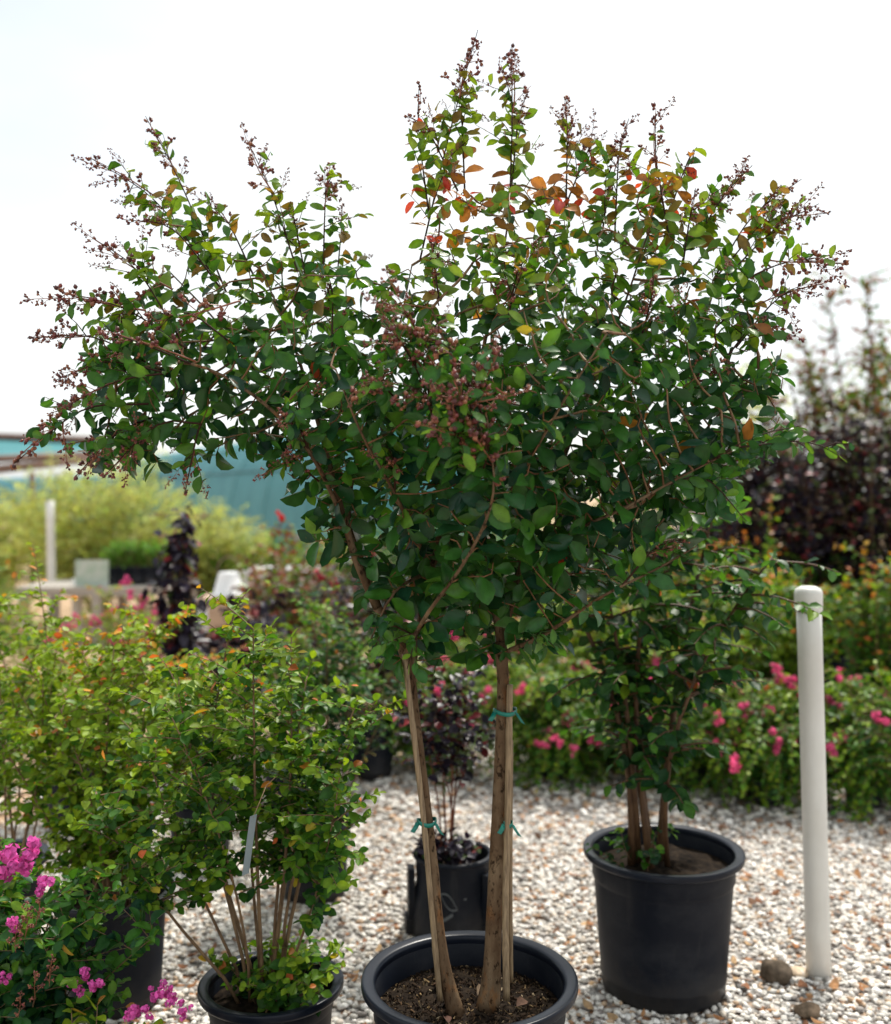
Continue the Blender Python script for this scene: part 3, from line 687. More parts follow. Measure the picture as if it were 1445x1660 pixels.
# shoots that stand out of the crown: tip (col, row, depth), where they leave the crown, fruit size
SHOOT = [
    ((236,188,.15),(380,460,.1),1.0),((147,256,.05),(360,430,.1),1.0),((203,356,-.05),(345,470,0),.8),((150,385,-.1),(300,540,-.1),1.25),
    ((97,472,-.1),(290,560,-.15),1.3),((44,548,-.12),(250,610,-.15),1.0),((86,618,-.15),(290,640,-.2),.9),((90,668,-.2),(260,640,-.2),.9),
    ((22,752,-.15),(220,650,-.18),1.1),((120,775,-.1),(270,690,-.15),.9),((398,222,.15),(480,430,.1),1.1),((536,266,.2),(570,430,.2),.9),
    ((775,48,.1),(675,420,.05),1.1),((829,76,.2),(830,320,.15),1.2),((680,136,.05),(705,330,.1),.7),((659,188,.02),(720,300,.05),.6),((918,158,.15),(880,330,.2),.9),
    ((965,222,.2),(920,340,.2),.9),((1020,192,.1),(1015,370,.1),.9),((1064,183,.0),(1075,380,.05),.9),((1130,238,.1),(1090,360,.1),.5),((1128,305,-.05),(1100,420,0),.7),
    ((1220,268,.05),(1120,430,.1),.9),((1300,290,.15),(1180,450,.15),.9),((1328,330,.1),(1170,450,.1),1.0),((1345,345,.18),(1200,440,.15),.7),
    ((1370,428,-.05),(1180,480,0),1.1),((1335,460,.0),(1190,540,.05),1.0),((1250,420,.05),(1160,540,.1),.7),((1290,545,0),(1150,590,0),.9),
    ((1300,690,-.2),(1120,760,-.2),.0),((1372,745,-.25),(1200,720,-.2),.0),((1215,850,-.2),(1090,830,-.15),.0),((170,770,-.2),(330,700,-.2),.9),
    ((300,800,-.15),(350,690,-.1),.6),((630,740,-.3),(600,850,-.25),.7),((470,730,-.2),(500,800,-.1),.8),
    ((655,505,-.42),(705,600,-.35),1.35),((800,580,-.45),(720,640,-.4),1.2),((730,655,-.48),(745,760,-.4),1.4),((575,640,-.42),(660,630,-.35),1.1),((640,645,-.45),(715,700,-.4),1.0),
    ((690,545,-.47),(720,620,-.4),1.2),((622,520,-.46),(700,600,-.38),1.1),((765,690,-.5),(745,770,-.42),1.2),((695,690,-.5),(740,770,-.42),1.2),((735,612,-.5),(745,740,-.42),1.3),
    ((855,420,-.25),(810,520,-.2),1.0),((700,385,-.2),(720,480,-.2),.9),((450,680,-.3),(500,730,-.2),.9),((530,460,-.1),(540,560,-.1),.7),((250,520,-.2),(370,570,-.2),1.2),((180,540,-.25),(300,570,-.2),1.1),
    ((1060,450,-.25),(1050,560,-.2),.8),((1200,590,-.1),(1120,640,-.1),.9),((1110,880,-.26),(1000,950,-.22),.5),((600,1065,-.2),(650,1030,-.1),.0),((900,1050,-.2),(830,1060,-.1),0),((660,1085,-.15),(700,1020,-.1),0),
    ((990,270,.1),(975,380,.1),.7),((855,150,.18),(845,300,.2),.7),((745,110,.12),(720,280,.1),.6),((1190,300,.1),(1120,420,.1),.6),((340,320,.1),(400,440,.1),.6),((470,340,.15),(500,450,.1),.7),((555,330,.2),(580,430,.2),.6),
]
lv = Leaves(); twigs = MB()
NP = np.array(nodes)
def tint_main(c, u):
    n = len(c); px = CX + F*c[:, 0]/c[:, 1]; py = HY - F*(c[:, 2]-EYE)/c[:, 1]
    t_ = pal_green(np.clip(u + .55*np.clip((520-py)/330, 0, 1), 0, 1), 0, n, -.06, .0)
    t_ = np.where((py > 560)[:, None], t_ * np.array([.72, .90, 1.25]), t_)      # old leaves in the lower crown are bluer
    # turning foliage: some shoots at the top have gone orange and red
    flush = np.exp(-(((px-730)/75)**2 + ((py-315)/75)**2)) * .75 + np.exp(-(((px-915)/48)**2 + ((py-295)/55)**2)) * .85 + np.exp(-(((px-1080)/60)**2 + ((py-260)/80)**2)) * .7 + np.exp(-(((px-1215)/25)**2 + ((py-380)/35)**2)) * .4 + .003
    red = rng.random(n) < flush * .85
    rc = np.where(rng.random((n, 1)) < .22, np.array([.50, .055, .035]), np.array([.42, .16, .035])) * rng.uniform(.5, 1.15, (n, 1))
    ol = (rng.random(n) < .30 * np.clip((560 - py) / 300, 0, 1))[:, None]      # bronze young leaves near the top
    t_ = np.where(ol, np.array([.19, .125, .03]) * rng.uniform(.6, 1.3, (n, 1)) * np.stack([rng.uniform(.8, 1.3, n), np.ones(n), np.ones(n)], -1), t_)
    return np.where(red[:, None], rc, t_)
cols_shoot = (.19, .085, .05)
for tip, b0, fs in SHOOT:
    tp = Q(tip); bp_ = Q(b0); i = np.linalg.norm(NP[:N_LIMB * 1000 if False else len(NP)] - bp_, axis=1).argmin(); st = NP[i]
    mid = (st + tp) / 2 + np.array([0, 0, .02 + .03 * rng.random()]) + rng.normal(0, .008, 3)
    pts = spline([st, mid, tp], .025); n = len(pts)
    twigs.tube(pts - BASE, np.linspace(.0026, .0009, n), 5, cols_shoot if fs else (.17, .11, .05), cap=False)
    L = np.linalg.norm(np.diff(pts, axis=0), axis=1).sum(); fl = min(.15 * fs, .6 * L) / max(L, .01) if fs else 0
    t2 = np.arange(.08, 1 - fl * .5, .0165 / L); k = len(t2)
    if k:
        ii = np.linspace(0, 1, n); c = np.stack([np.interp(t2, ii, pts[:, q]) for q in range(3)], -1)
        dr = unit(tp - st); sd = unit(np.cross(dr, (0, 1, .25))); k = len(t2); sg = np.where(np.arange(k) % 2 == 0, 1, -1)[:, None]
        ax = dr * rng.uniform(.15, .7, (k, 1)) + sg * sd * rng.uniform(.5, 1.1, (k, 1)) + rng.normal(0, .4, (k, 3)) + (0, 0, -.35)
        nr = np.array([0, -.7, .7]) + rng.normal(0, .6, (k, 3))
        sz = .058 * rng.uniform(.6, 1.1, k) * (1 - .55 * t2)
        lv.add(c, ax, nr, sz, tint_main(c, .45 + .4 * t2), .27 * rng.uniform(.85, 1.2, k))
    for j in range(int(2 + L / .09)):
        tt = rng.uniform(.15, .8); q0 = np.array([np.interp(tt, np.linspace(0, 1, n), pts[:, q]) for q in range(3)])
        dd = unit(unit(tp - st) * .8 + rng.normal(0, .65, 3)); ln = rng.uniform(.05, .13) * (1.2 - tt); q1 = q0 + dd * ln + (0, 0, .008); k2 = max(3, int(ln / .013))
        twigs.tube(np.array([q0, (q0 + q1) / 2 + (0, 0, .004), q1]) - BASE, [.0013, .001, .0006], 4, cols_shoot, cap=False)
        c = q0 + (q1 - q0) * np.linspace(.2, 1, k2)[:, None]; sd = unit(np.cross(dd, rng.normal(size=3)))
        sgn = np.where(np.arange(k2) % 2 == 0, 1, -1)[:, None]
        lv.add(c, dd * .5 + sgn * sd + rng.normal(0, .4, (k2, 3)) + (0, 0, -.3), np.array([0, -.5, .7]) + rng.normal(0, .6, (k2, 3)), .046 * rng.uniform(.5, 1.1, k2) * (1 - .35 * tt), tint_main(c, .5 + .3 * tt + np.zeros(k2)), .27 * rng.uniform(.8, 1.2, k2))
        if fs >= .6 and rng.random() < .45: add_fruit(tree, q1 - dd * .01, dd, rng.uniform(.22, .4))
    if fs:
        d = unit(pts[-1] - pts[-4]); q = pts[-1] - d * .158 * fs
        add_fruit(tree, q, d, fs)
        if fs >= .9 and L > .2:
            for _ in range(2):
                j = int(n * rng.uniform(.55, .85)); d2 = unit(d + rng.normal(0, .55, 3) * (1, .6, 1)); add_fruit(tree, pts[j], d2, fs * rng.uniform(.4, .6))

# twigs and leaves from the grown skeleton
n_all = len(nodes); parent = np.array(parent)
kids = [[] for _ in range(n_all)]
for i in range(n_all):
    if parent[i] >= 0: kids[parent[i]].append(i)
desc = np.ones(n_all, int)
for i in range(n_all - 1, -1, -1):
    if parent[i] >= 0: desc[parent[i]] += desc[i]
rad = np.minimum(.0011 * desc ** .36, .006)
for i in range(N_LIMB, n_all):
    p_ = parent[i]; others = [k for k in kids[p_]]
    main = max(others, key=lambda k: desc[k]) if p_ >= N_LIMB else None
    if main == i: continue
    chain = [p_, i]
    while kids[chain[-1]]: chain.append(max(kids[chain[-1]], key=lambda k: desc[k]))
    pts = NP[chain] - BASE
    if len(pts) > 3: pts[1:-1] = .25*pts[:-2] + .5*pts[1:-1] + .25*pts[2:]
    r_ = rad[chain].copy(); r_[0] = r_[1]
    twigs.tube(pts, r_, 5, (1.0, .9, .8) if desc[i] > 8 else (.95, .72, .55), cap=False)
axis_c = np.array([gX(760, Y0), Y0, 0])
sel = [i for i in range(N_LIMB, n_all) if desc[i] <= 16]
sel += [i for i in range(N_LIMB) if not kids[i] or (desc[i] < 14)]
ci, ax_, nr_, sz_, u_ = [], [], [], [], []
for i in sel:
    dr = unit(NP[i] - NP[parent[i]]) if parent[i] >= 0 else np.array([0, 0, 1.0])
    sd = unit(np.cross(dr, unit(rng.normal(size=3) * (.6, .6, .3) + (0, 0, 1))))
    for sg in ((1, -1) if rng.random() < .72 else ((1,) if rng.random() < .5 else (-1,))):
        ci.append(NP[i] - dr * rng.uniform(0, .03)); ax_.append(dr * rng.uniform(.1, .7) + sg * sd + rng.normal(0, .35, 3) + (0, 0, -.45))
        ow = unit((NP[i] - axis_c) * (1, 1, 0)); nr_.append(np.array([0, 0, .55]) + ow * .55 + np.array([0, -.25, 0]) + rng.normal(0, .55, 3))
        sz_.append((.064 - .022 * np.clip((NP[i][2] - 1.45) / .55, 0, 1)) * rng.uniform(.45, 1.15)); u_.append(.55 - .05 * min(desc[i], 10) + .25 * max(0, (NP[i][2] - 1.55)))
ci = np.array(ci)
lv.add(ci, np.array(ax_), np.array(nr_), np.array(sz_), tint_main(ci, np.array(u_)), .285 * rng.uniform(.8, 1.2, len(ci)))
obj('twig', twigs.mesh('twig', M['twig']), tree, stuff=True)
build_leaves(lv, tree, M['leaf'], True, 300)
print('MAIN TREE nodes', n_all, 'leaves', sum(len(x) for x in lv.p))

# bamboo stakes and green ties
def stake(label, pts, r):
    pts = spline([Q(t) for t in pts], .02); b0 = pts[0].copy()
    o_ = MB(); n = len(pts); rr = np.full(n, r)
    for k in range(5, n, 11): rr[k] *= 1.16
    o_.tube(pts - b0, rr, 10); o = obj('bamboo_stake', o_.mesh('bamboo_stake', M['bamboo']), None, b0)
    tag(o, label, 'stake', 'bamboo stakes in the front pot'); return o
stake('thin bamboo stake along the left side of the left trunk', [(714,1622,-.075),(706,1540,-.065),(697,1440,-.055),(688,1340,-.045),(676,1230,-.035),(665,1140,-.03),(656,1060,-.02)], .0062)
stake('grey bamboo stake pressed against the right trunk front', [(822,1622,-.075),(820,1540,-.06),(820,1450,-.045),(823,1340,-.03),(825,1220,-.025),(827,1110,-.02)], .0072)
stake('reddish thin bamboo stake just behind the grey one', [(829,1592,-.01),(828,1480,-.01),(828,1340,-.008),(829,1200,-.005)], .0048)
def tie(label, c, r, sx=1.0):
    c = Q(c); b0 = c.copy(); m_ = MB(); n = 22
    th = np.linspace(0, 2*math.pi, n)
    for h in (0,):
        v = []; f = []
        for i, t in enumerate(th):
            x, y = r*sx*math.cos(t), r*.95*math.sin(t)
            z = .003*math.sin(2*t + 1)
            v += [(x, y, z - .0045), (x, y, z + .0045), (x*.93, y*.93, z + .0045), (x*.93, y*.93, z - .0045)]
        for i in range(n - 1):
            for k in range(4): a = 4*i + k; b = 4*i + (k+1) % 4; f.append((a, a+4, b+4, b))
        m_.add(v, f)
    o = obj('tie_tape', m_.mesh('tie_tape', M['tie']), None, b0); tag(o, label, 'plant tie', 'green plant ties')
    for s_, ln in ((-1, .015), (1, .020)):
        t_ = MB(); p0 = np.array([s_*r*sx*.85, -r*.55, 0]); v = []; f = []
        for i in range(6):
            u = i / 5; q = p0 + np.array([s_*ln*(.25+.55*u)*u, -.012*u, -ln*u*(.35 + .8*u)]) + np.array([0, .002*math.sin(7*u), 0])
            wd = .0045
            v += [q + np.array([-wd, 0, .003]), q + np.array([wd, 0, -.001]), q + np.array([wd, .0012, -.001]), q + np.array([-wd, .0012, .003])]
        for i in range(5):
            for k in range(4): a = 4*i + k; b = 4*i + (k+1) % 4; f.append((a, b, b+4, a+4))
        t_.add(v, f); obj('tail', t_.mesh('tail', M['tie']), o)
tie('green tape tied round the left trunk and its stake', (692,1332,-.03), .0225, 1.0)
tie('green tape bow tied high on the right trunk', (819,1153,-.01), .027, 1.0)
tie('green tape with a loose end on the right stake', (824,1336,-.026), .0105, 1.0)

# long white plant label tucked into the left branches
m_ = MB()
for i in range(8):
    pass
lp = [P(570,838,Y0+.05), P(581,875,Y0+.05), P(594,930,Y0+.05), P(606,985,Y0+.05)]
lp = spline(lp, .03); v = []; f = []
for q in lp: v += [q + (-.0085, 0, 0), q + (.0085, .003, 0), q + (.0085, .0042, 0), q + (-.0085, .0012, 0)]
for i in range(len(lp) - 1):
    for k in range(4): a = 4*i + k; b = 4*i + (k+1) % 4; f.append((a, b, b+4, a+4))
f += [(3, 2, 1, 0), tuple(4*(len(lp)-1) + k for k in range(4))]
m_.add(np.array(v) - lp[0], f); o = obj('plant_label', m_.mesh('plant_label', M['white']), None, lp[0]); tag(o, 'long white plastic strip label among the left branches of the tall crape myrtle', 'plant label')
m_ = MB(); v = np.array([lp[0] + (-.008, -.0015, -.004), lp[0] + (.008, .0015, -.004), lp[1] + (.009, .0015, 0), lp[1] + (-.007, -.0015, 0)]) - lp[0]; m_.add(v, [(0, 3, 2, 1)]); M['purple'] = plain('purple_print', (.13, .10, .30), (.16, .13, .34), 10, .5)
obj('purple_band', m_.mesh('purple_band', M['purple']), o)

# dry leaves and a red seedling on the soil of the front pot
def dry_leaf(name, label, pos, size, rot, tint, cat='fallen leaf', group=None):
    v, f = leaf_template(4, .5, .7, .1, .25); m_ = MB(); m_.add(v * (.38*size, size, .38*size), [tuple(x) for x in f], tint)
    o = obj(name, m_.mesh(name, M['litter']), None, pos); o.rotation_euler = rot; tag(o, label, cat, group); return o
zc = .004 + zs + .016
for px, py, dy, s_, rz, t_, lb in ((728,1588,.06,.04,1.3,(.10,.05,.028),'brown dry leaf on the soil left of the right trunk'), (775,1592,.03,.035,-.6,(.17,.12,.075),'curled pale dry leaf at the foot of the right trunk'),
        (838,1608,-.02,.032,-.9,(.10,.055,.035),'brown dry leaf on the soil right of the stakes'), (728,1640,-.09,.026,.4,(.08,.04,.028),'small dry leaf on the soil in front of the left trunk')):
    p_ = P(px, py, Y0 + dy); dry_leaf('dry_leaf', lb, (p_[0], Y0 + dy, zc), s_, (.25, .2, rz), t_)
# ------------------------------------------------------------------ white pipe posts
def pipe_post(label, px_top, py_top, px_bot, Y, r, cap=True, taper=0):
    H = EYE - (py_top - HY) * Y / F; xb = gX(px_bot, Y); xt = gX(px_top, Y)
    root = thing('pipe_post', label, 'post', (xb, Y, 0.0)); m_ = MB(); n = 8; z = np.linspace(-.02, H - (.03 if cap else 0), n)
    m_.tube(np.stack([(xt - xb) * z / H, 0*z, z], -1), r, 28); obj('pipe', m_.mesh('pipe', M['pvc']), root)
    if cap:
        c = MB(); R = r * 1.13
        c.lathe([(R*.97, H-.072), (R, H-.069), (R, H-.02), (R*.97, H-.012), (R*.86, H-.004), (R*.55, H+.003), (.0005, H+.005)], 32, c=(xt - xb, 0, 0)); obj('end_cap', c.mesh('end_cap', M['pvc']), root)
    return root
pipe_post('white capped plastic pipe post standing in the gravel on the right', 1311, 952, 1328, 3.16, .0375)
pipe_post('slim white post far left in front of the yellow-green bush', 81, 812, 85, 11.0, .044, False)
pipe_post('short pale post beside the wooden bench on the left', 126, 938, 125, 10.4, .055, False)
# stones and clods near the post
def clod(name, label, px, py, Y, r, mat, tint, cat, seed, flat=.75):
    rg = np.random.default_rng(seed); m_ = MB()
    import bmesh
    bm = bmesh.new(); bmesh.ops.create_icosphere(bm, subdivisions=3, radius=1.0); bm.verts.ensure_lookup_table()
    v = np.array([q.co[:] for q in bm.verts]); f = [tuple(x.index for x in q.verts) for q in bm.faces]; bm.free()
    k = rg.normal(size=(7, 3)) * 2.2; ph = rg.uniform(0, 6, 7)
    d = sum(np.sin(v @ k[i] + ph[i]) for i in range(7)) * .055 + rg.normal(0, .018, len(v))
    m_.add(v * (1 + d)[:, None] * r * (1.05, .9, flat), f, tint)
    o = obj(name, m_.mesh(name, mat), None, (gX(px, Y), Y, r * flat * .72)); tag(o, label, cat)
clod('dirt_clod', 'dark brown lump of dirt on the gravel left of the white post', 1258, 1590, 3.13, .047, M['clod'], (1, 1, 1), 'dirt clod', 3)
clod('stone', 'flat tan stone touching the foot of the white post', 1298, 1577, 3.17, .03, M['pebble'], (.62, .48, .34), 'stone', 5, .4)
clod('stone', 'grey-brown stone at the lower right edge of the gravel', 1308, 1655, 2.92, .035, M['clod'], (1.6, 1.5, 1.4), 'stone', 8, .6)
# leaf litter
n = 620
xs, ys = scatter_ground(1.9, 5.6, 100); xs, ys = xs[:1500], ys[:1500]; n = len(xs)
ll = Leaves(); palL = np.array([(.30,.14,.06),(.22,.10,.05),(.38,.20,.09),(.18,.10,.06),(.42,.28,.15)])
a2 = rng.uniform(0, 6.283, n)
ll.add(np.stack([xs, ys, rng.uniform(.014, .022, n)], -1), np.stack([np.cos(a2), np.sin(a2), rng.normal(0, .25, n)], -1), np.array([0, 0, 1]) + rng.normal(0, .35, (n, 3)), rng.uniform(.018, .045, n), palL[rng.integers(0, 5, n)], .3 * rng.uniform(.7, 1.2, n))
lit = thing('leaf_litter', 'brown fallen leaves strewn over the gravel', 'leaf litter', (0, 0, 0)); bpy.data.objects.remove(lit)
class _R: location = Vector((0, 0, 0))
p, a, nn, b, sz, t, wr = ll.arrays(); v, f = TPL[2]
X = p[:, None] + v[None, :, 0:1]*(sz*wr)[:, None, None]*b[:, None] + v[None, :, 1:2]*sz[:, None, None]*a[:, None] - v[None, :, 2:3]*(sz*wr)[:, None, None]*nn[:, None]
o = obj('leaf_litter', big_mesh('leaf_litter', X.reshape(-1, 3), (f[None] + (np.arange(n)*len(v))[:, None, None]).reshape(-1, 3), np.repeat(t, len(v), 0), M['litter'])); o['kind'] = 'stuff'
tag(o, 'brown fallen leaves strewn over the gravel', 'leaf litter')

# ------------------------------------------------------------------ potted plants standing on the gravel
def potted(px, Y, D, H, drop, what, **kw):
    r, zs_, rt_ = pot('black pot holding ' + what, px, Y, D, H, drop, simple=Y > 3.3, lip=min(.028, D * .07))
    return .004 + zs_ + .008, rt_
ztop = lambda py, Y: EYE - (py - HY) * Y / F

# right: young tree in the big pot
z, _ = potted(1075, 3.09, .478, .42, .06, 'the young leafy tree at the right')
shrub('young_tree', 'young multi-stemmed tree with large green leaves in the big right pot', 'tree', 1052, 3.09, 1.45, .38, 'deep', leaf=.052, z0=z, nst=6, ntw=32, lo=.28, hi=True, nind=300, wr=.32, spacing=.03, twl=.62, stem_r=.013, sep_stems=True, base_r=.06, squash=.9, droop=.5, upright=.25, sag=.3, stem_tint=(.5, .42, .36), flare=2.3)
shrub('basal_sprout', 'small leafy sprouts at the soil of the big right pot', 'plant', 1040, 3.07, .13, .12, 'deep', leaf=.034, z0=z, nst=5, ntw=2, lo=.2, hi=True, nind=60, wr=.36, spacing=.022, stem_r=.0022, base_r=.06)
# left: front shrub
z, _ = potted(440, 2.5, .35, .30, .05, 'the dense green shrub left of the tall crape myrtle')
shrub('potted_shrub', 'dense green shrub with slim bare stems left of the tall crape myrtle', 'shrub', 430, 2.5, .99, .36, 'green', leaf=.032, z0=z, nst=13, ntw=23, lo=.38, hi=True, nind=300, wr=.33, spacing=.014, twl=.42, stem_r=.0055, sep_stems=True, base_r=.06, squash=.85)
shrub('basal_sprout', 'low bushy sprouts filling the left front pot', 'plant', 450, 2.47, .15, .14, 'green', leaf=.032, z0=z, nst=12, ntw=5, lo=.1, hi=True, nind=150, wr=.34, spacing=.015, stem_r=.002, base_r=.08, twl=.5)
z, _ = potted(185, 3.0, .345, .33, .06, 'the orange-tipped shrub at the left')
shrub('potted_shrub', 'green shrub with orange young tips in the tall black pot at the left', 'shrub', 180, 3.0, .88, .40, 'fresh', leaf=.032, z0=z, nst=15, ntw=22, lo=.14, hi=True, nind=300, wr=.33, spacing=.015, twl=.45, stem_r=.005, base_r=.06)
z, _ = potted(-10, 3.3, .34, .32, .05, 'the loose light green shrub at the left edge')
shrub('potted_shrub', 'loose light green shrub with long upright shoots at the left edge', 'shrub', 15, 3.2, 1.12, .34, 'fresh', leaf=.032, z0=z, nst=11, ntw=15, lo=.25, hi=True, nind=200, wr=.32, spacing=.018, twl=.38, stem_r=.005, base_r=.06)
# bottom left: dwarf pink crape myrtles
z, _ = potted(5, 2.32, .30, .26, .04, 'the near pink flowering plant in the lower left corner')
MAG = (.72, .13, .46)
fl = [(*P(8,1400,2.26), .95, MAG), (*P(35,1392,2.2), .85, MAG), (*P(55,1380,2.24), .55, MAG), (*P(68,1434,2.18), .55, MAG), (*P(22,1500,2.12), .5, MAG), (*P(12,1590,2.1), .35, MAG)]
rt1 = shrub('flowering_shrub', 'dwarf pink flowering shrub with blue-green leaves in the lower left corner', 'flowering shrub', 35, 2.28, .46, .30, 'blue', leaf=.042, z0=z, nst=15, ntw=10, lo=.12, hi=True, nind=300, wr=.30, spacing=.016, twl=.5, stem_r=.004, flowers=fl, base_r=.05)
for px, py, s_ in ((40,1520,.55),(25,1545,.5),(60,1500,.5),(80,1600,.45),(55,1620,.5),(30,1650,.45)):
    q = P(px, py, 2.1); m_ = add_fruit(rt1, q, unit(np.array([.2, -.3, 1])), s_); m_.color = (3, 1.2, 1, 1)
fl = [(*P(137,1580,2.12), .42, MAG), (*P(118,1598,2.12), .36, MAG), (*P(155,1602,2.10), .42, MAG), (*P(130,1608,2.14), .3, MAG)]
shrub('flowering_shrub', 'single pink flower spike with paired pale leaves at the lower left', 'flowering shrub', 140, 2.14, .48, .05, 'fresh', leaf=.050, z0=.02, nst=3, ntw=3, lo=.6, hi=True, nind=30, wr=.26, spacing=.018, stem_r=.003, flowers=fl, base_r=.01)
fl = [(*P(216,1642,2.06), .5, MAG), (*P(238,1648,2.05), .36, MAG), (*P(265,1608,2.08), .46, MAG), (*P(282,1622,2.08), .42, MAG), (*P(250,1612,2.1), .34, MAG), (*P(300,1640,2.08), .34, MAG)]
shrub('flowering_shrub', 'low pink flowering shrub at the bottom edge beside the left front pot', 'flowering shrub', 255, 2.10, .42, .14, 'green', leaf=.036, z0=.02, nst=9, ntw=8, lo=.35, hi=True, nind=120, wr=.32, spacing=.016, flowers=fl, base_r=.03)
# middle: small dark plant in the squat pot between the trunks
def squat_pot():
    Yp = 3.5; X = gX(735, Yp); root = thing('nursery_pot', 'squat black pot with side handles and a pale leaf emblem between the trunks', 'pot', (X, Yp, .004), 'black nursery pots')
    b = MB(); H = .265
    b.lathe([(.001, .004), (.148, .004), (.153, .012), (.150, .03), (.128, .17), (.130, .245), (.131, H-.014)], 56); b.lathe([(.121, H-.012), (.117, H-.075)], 56); obj('pot_wall', b.mesh('pot_wall', M['pot']), root)
    c = [(.1295 + .0105*math.cos(a), H - .008 + .0085*math.sin(a)) for a in np.linspace(0, 2*math.pi, 13)]; r_ = MB(); r_.lathe(c, 56); obj('rim', r_.mesh('rim', M['pot']), root)
    s = MB(); s.lathe([(.0005, H-.048), (.06, H-.05), (.119, H-.06)], 32); obj('soil', s.mesh('soil', M['soil']), root)
    for an in (180, 0, 90, 318):   # moulded grips standing off the wall
        a = math.radians(an + 8); g = MB(); d = np.array([math.cos(a), math.sin(a), 0])
        g.box(d * .146 + np.array([0, 0, .125]), (.022, .055, .19), rz=a); g.box(d * .150 + np.array([0, 0, .03]), (.034, .075, .05), rz=a)
        obj('grip', g.mesh('grip', M['pot'], False), root)
    # pale printed emblem: a pointed leaf over two strokes, wrapped on the wall
    M['emblem'] = plain('grey_print', (.075, .085, .09), (.10, .11, .115), 20, .5)
    e = MB()
    def wrap(u, v_): # u metres round the wall from the camera-facing point, v_ height
        rr = np.interp(v_, [.03, .17, .25], [.150, .128, .130]) + .0018; a = -math.pi/2 + u / rr; return (rr*math.cos(a), rr*math.sin(a), v_)
    def stroke(pts, wd):
        v = []; f = []
        for i, (u, h) in enumerate(pts): v += [wrap(u, h - wd), wrap(u, h + wd)]
        for i in range(len(pts) - 1): f.append((2*i, 2*i+2, 2*i+3, 2*i+1))
        e.add(v, f)
    t = np.linspace(0, 1, 10)
    stroke([(-.045 + .058*x, .165 - .045*x + .020*math.sin(math.pi*x)) for x in t], .0028)
    stroke([(-.045 + .058*x, .165 - .045*x - .020*math.sin(math.pi*x)) for x in t], .0028)
    stroke([(-.038 + .036*x, .082 + .022*x) for x in t], .0055)
    stroke([(.035 + .02*x, .15 + .001*x) for x in t[:5]], .003)
    obj('emblem', e.mesh('emblem', M['emblem'], True), root)
    return .004 + H - .05
z = squat_pot()
shrub('dark_leaf_shrub', 'small purple-black shrub with thin red stems in the squat pot', 'shrub', 728, 3.5, .82, .20, 'wine', leaf=.036, z0=z, nst=8, ntw=12, lo=.55, hi=True, nind=200, wr=.33, mat='dark', spacing=.017, twl=.6, stem_r=.0038, sep_stems=True, base_r=.035, stem_tint=(.75, .35, .3))
shrub('basal_sprout', 'tuft of dark leaves at the soil of the squat pot', 'plant', 722, 3.46, .13, .10, 'dark', leaf=.036, z0=z, nst=10, ntw=4, lo=.2, hi=True, nind=40, wr=.34, mat='dark', spacing=.016, stem_r=.002, base_r=.04)

# second row on the left
z, _ = potted(510, 3.8, .30, .28, .05, 'the dark shrub behind the dense green shrub')
shrub('potted_shrub', 'deep green shrub with fine stems behind the dense green shrub', 'shrub', 530, 3.8, .95, .30, 'deep', leaf=.034, z0=z, nst=12, ntw=14, lo=.3, spacing=.016, twl=.5, wr=.33, base_r=.05)
z, _ = potted(325, 4.2, .30, .28, .05, 'the yellow-green shrub in the second left row')
shrub('potted_shrub', 'yellow-green shrub with orange tips in the second left row', 'shrub', 335, 4.2, .66, .36, 'fresh', leaf=.033, z0=z, nst=14, ntw=16, lo=.25, spacing=.017, twl=.45, wr=.33, base_r=.05)
z, _ = potted(120, 4.6, .30, .28, .05, 'the low green shrub above the tan earth at the left')
shrub('potted_shrub', 'low light green shrub in front of the tan earth at the left', 'shrub', 95, 4.6, .52, .38, 'fresh', leaf=.033, z0=z, nst=13, ntw=15, lo=.2, spacing=.018, twl=.45, wr=.33, base_r=.05)
z, _ = potted(470, 5.0, .30, .28, .05, 'the green shrub below the pale table')
shrub('potted_shrub', 'green broad-leaved shrub below the pale table at the left', 'shrub', 500, 5.0, .72, .30, 'green', leaf=.045, z0=z, nst=11, ntw=12, lo=.25, spacing=.022, twl=.5, wr=.33, base_r=.05)
z, _ = potted(600, 5.4, .30, .28, .05, 'the wine-red shrub behind the left trunk')
shrub('dark_leaf_shrub', 'wine-red shrub with red flowers behind the left trunk', 'shrub', 590, 5.4, 1.0, .40, 'wine', leaf=.042, z0=z, nst=12, ntw=14, lo=.25, spacing=.02, twl=.5, mat='dark', nfl=6, fcol=(.6, .03, .08), fscale=.7)
# tall black-leaved column plant
shrub('dark_leaf_shrub', 'tall narrow black-leaved plant with drooping leaves in front of the teal shade house', 'shrub', 290, 5.2, 1.62, .11, 'dark', leaf=.085, z0=.02, nst=6, ntw=34, lo=.40, spacing=.035, twl=.75, wr=.26, mat='dark', droop=.8, base_r=.02, stem_r=.007, fruit=3, upright=.3)
shrub('dark_leaf_shrub', 'arching black-leaved shrub in front of the pale table', 'shrub', 405, 5.6, 1.04, .34, 'dark', leaf=.085, z0=.02, nst=9, ntw=20, lo=.5, spacing=.036, twl=.5, wr=.26, mat='dark', droop=.85, base_r=.08, stem_r=.006, upright=.3)
shrub('dark_leaf_shrub', 'low dusky red shrub with pink buds beside the black column plant', 'shrub', 345, 5.9, .68, .30, 'wine', leaf=.05, z0=.02, nst=9, ntw=10, lo=.3, spacing=.025, twl=.5, wr=.3, mat='dark', nfl=7, fscale=.6)
shrub('leafy_shrub', 'rust and green shrub with a red tip left of the trunk stems', 'shrub', 455, 6.4, 1.42, .27, 'rust', leaf=.05, z0=.02, nst=8, ntw=14, lo=.5, spacing=.026, twl=.6, wr=.3, nfl=1, fcol=(.7, .03, .03), fscale=.7)
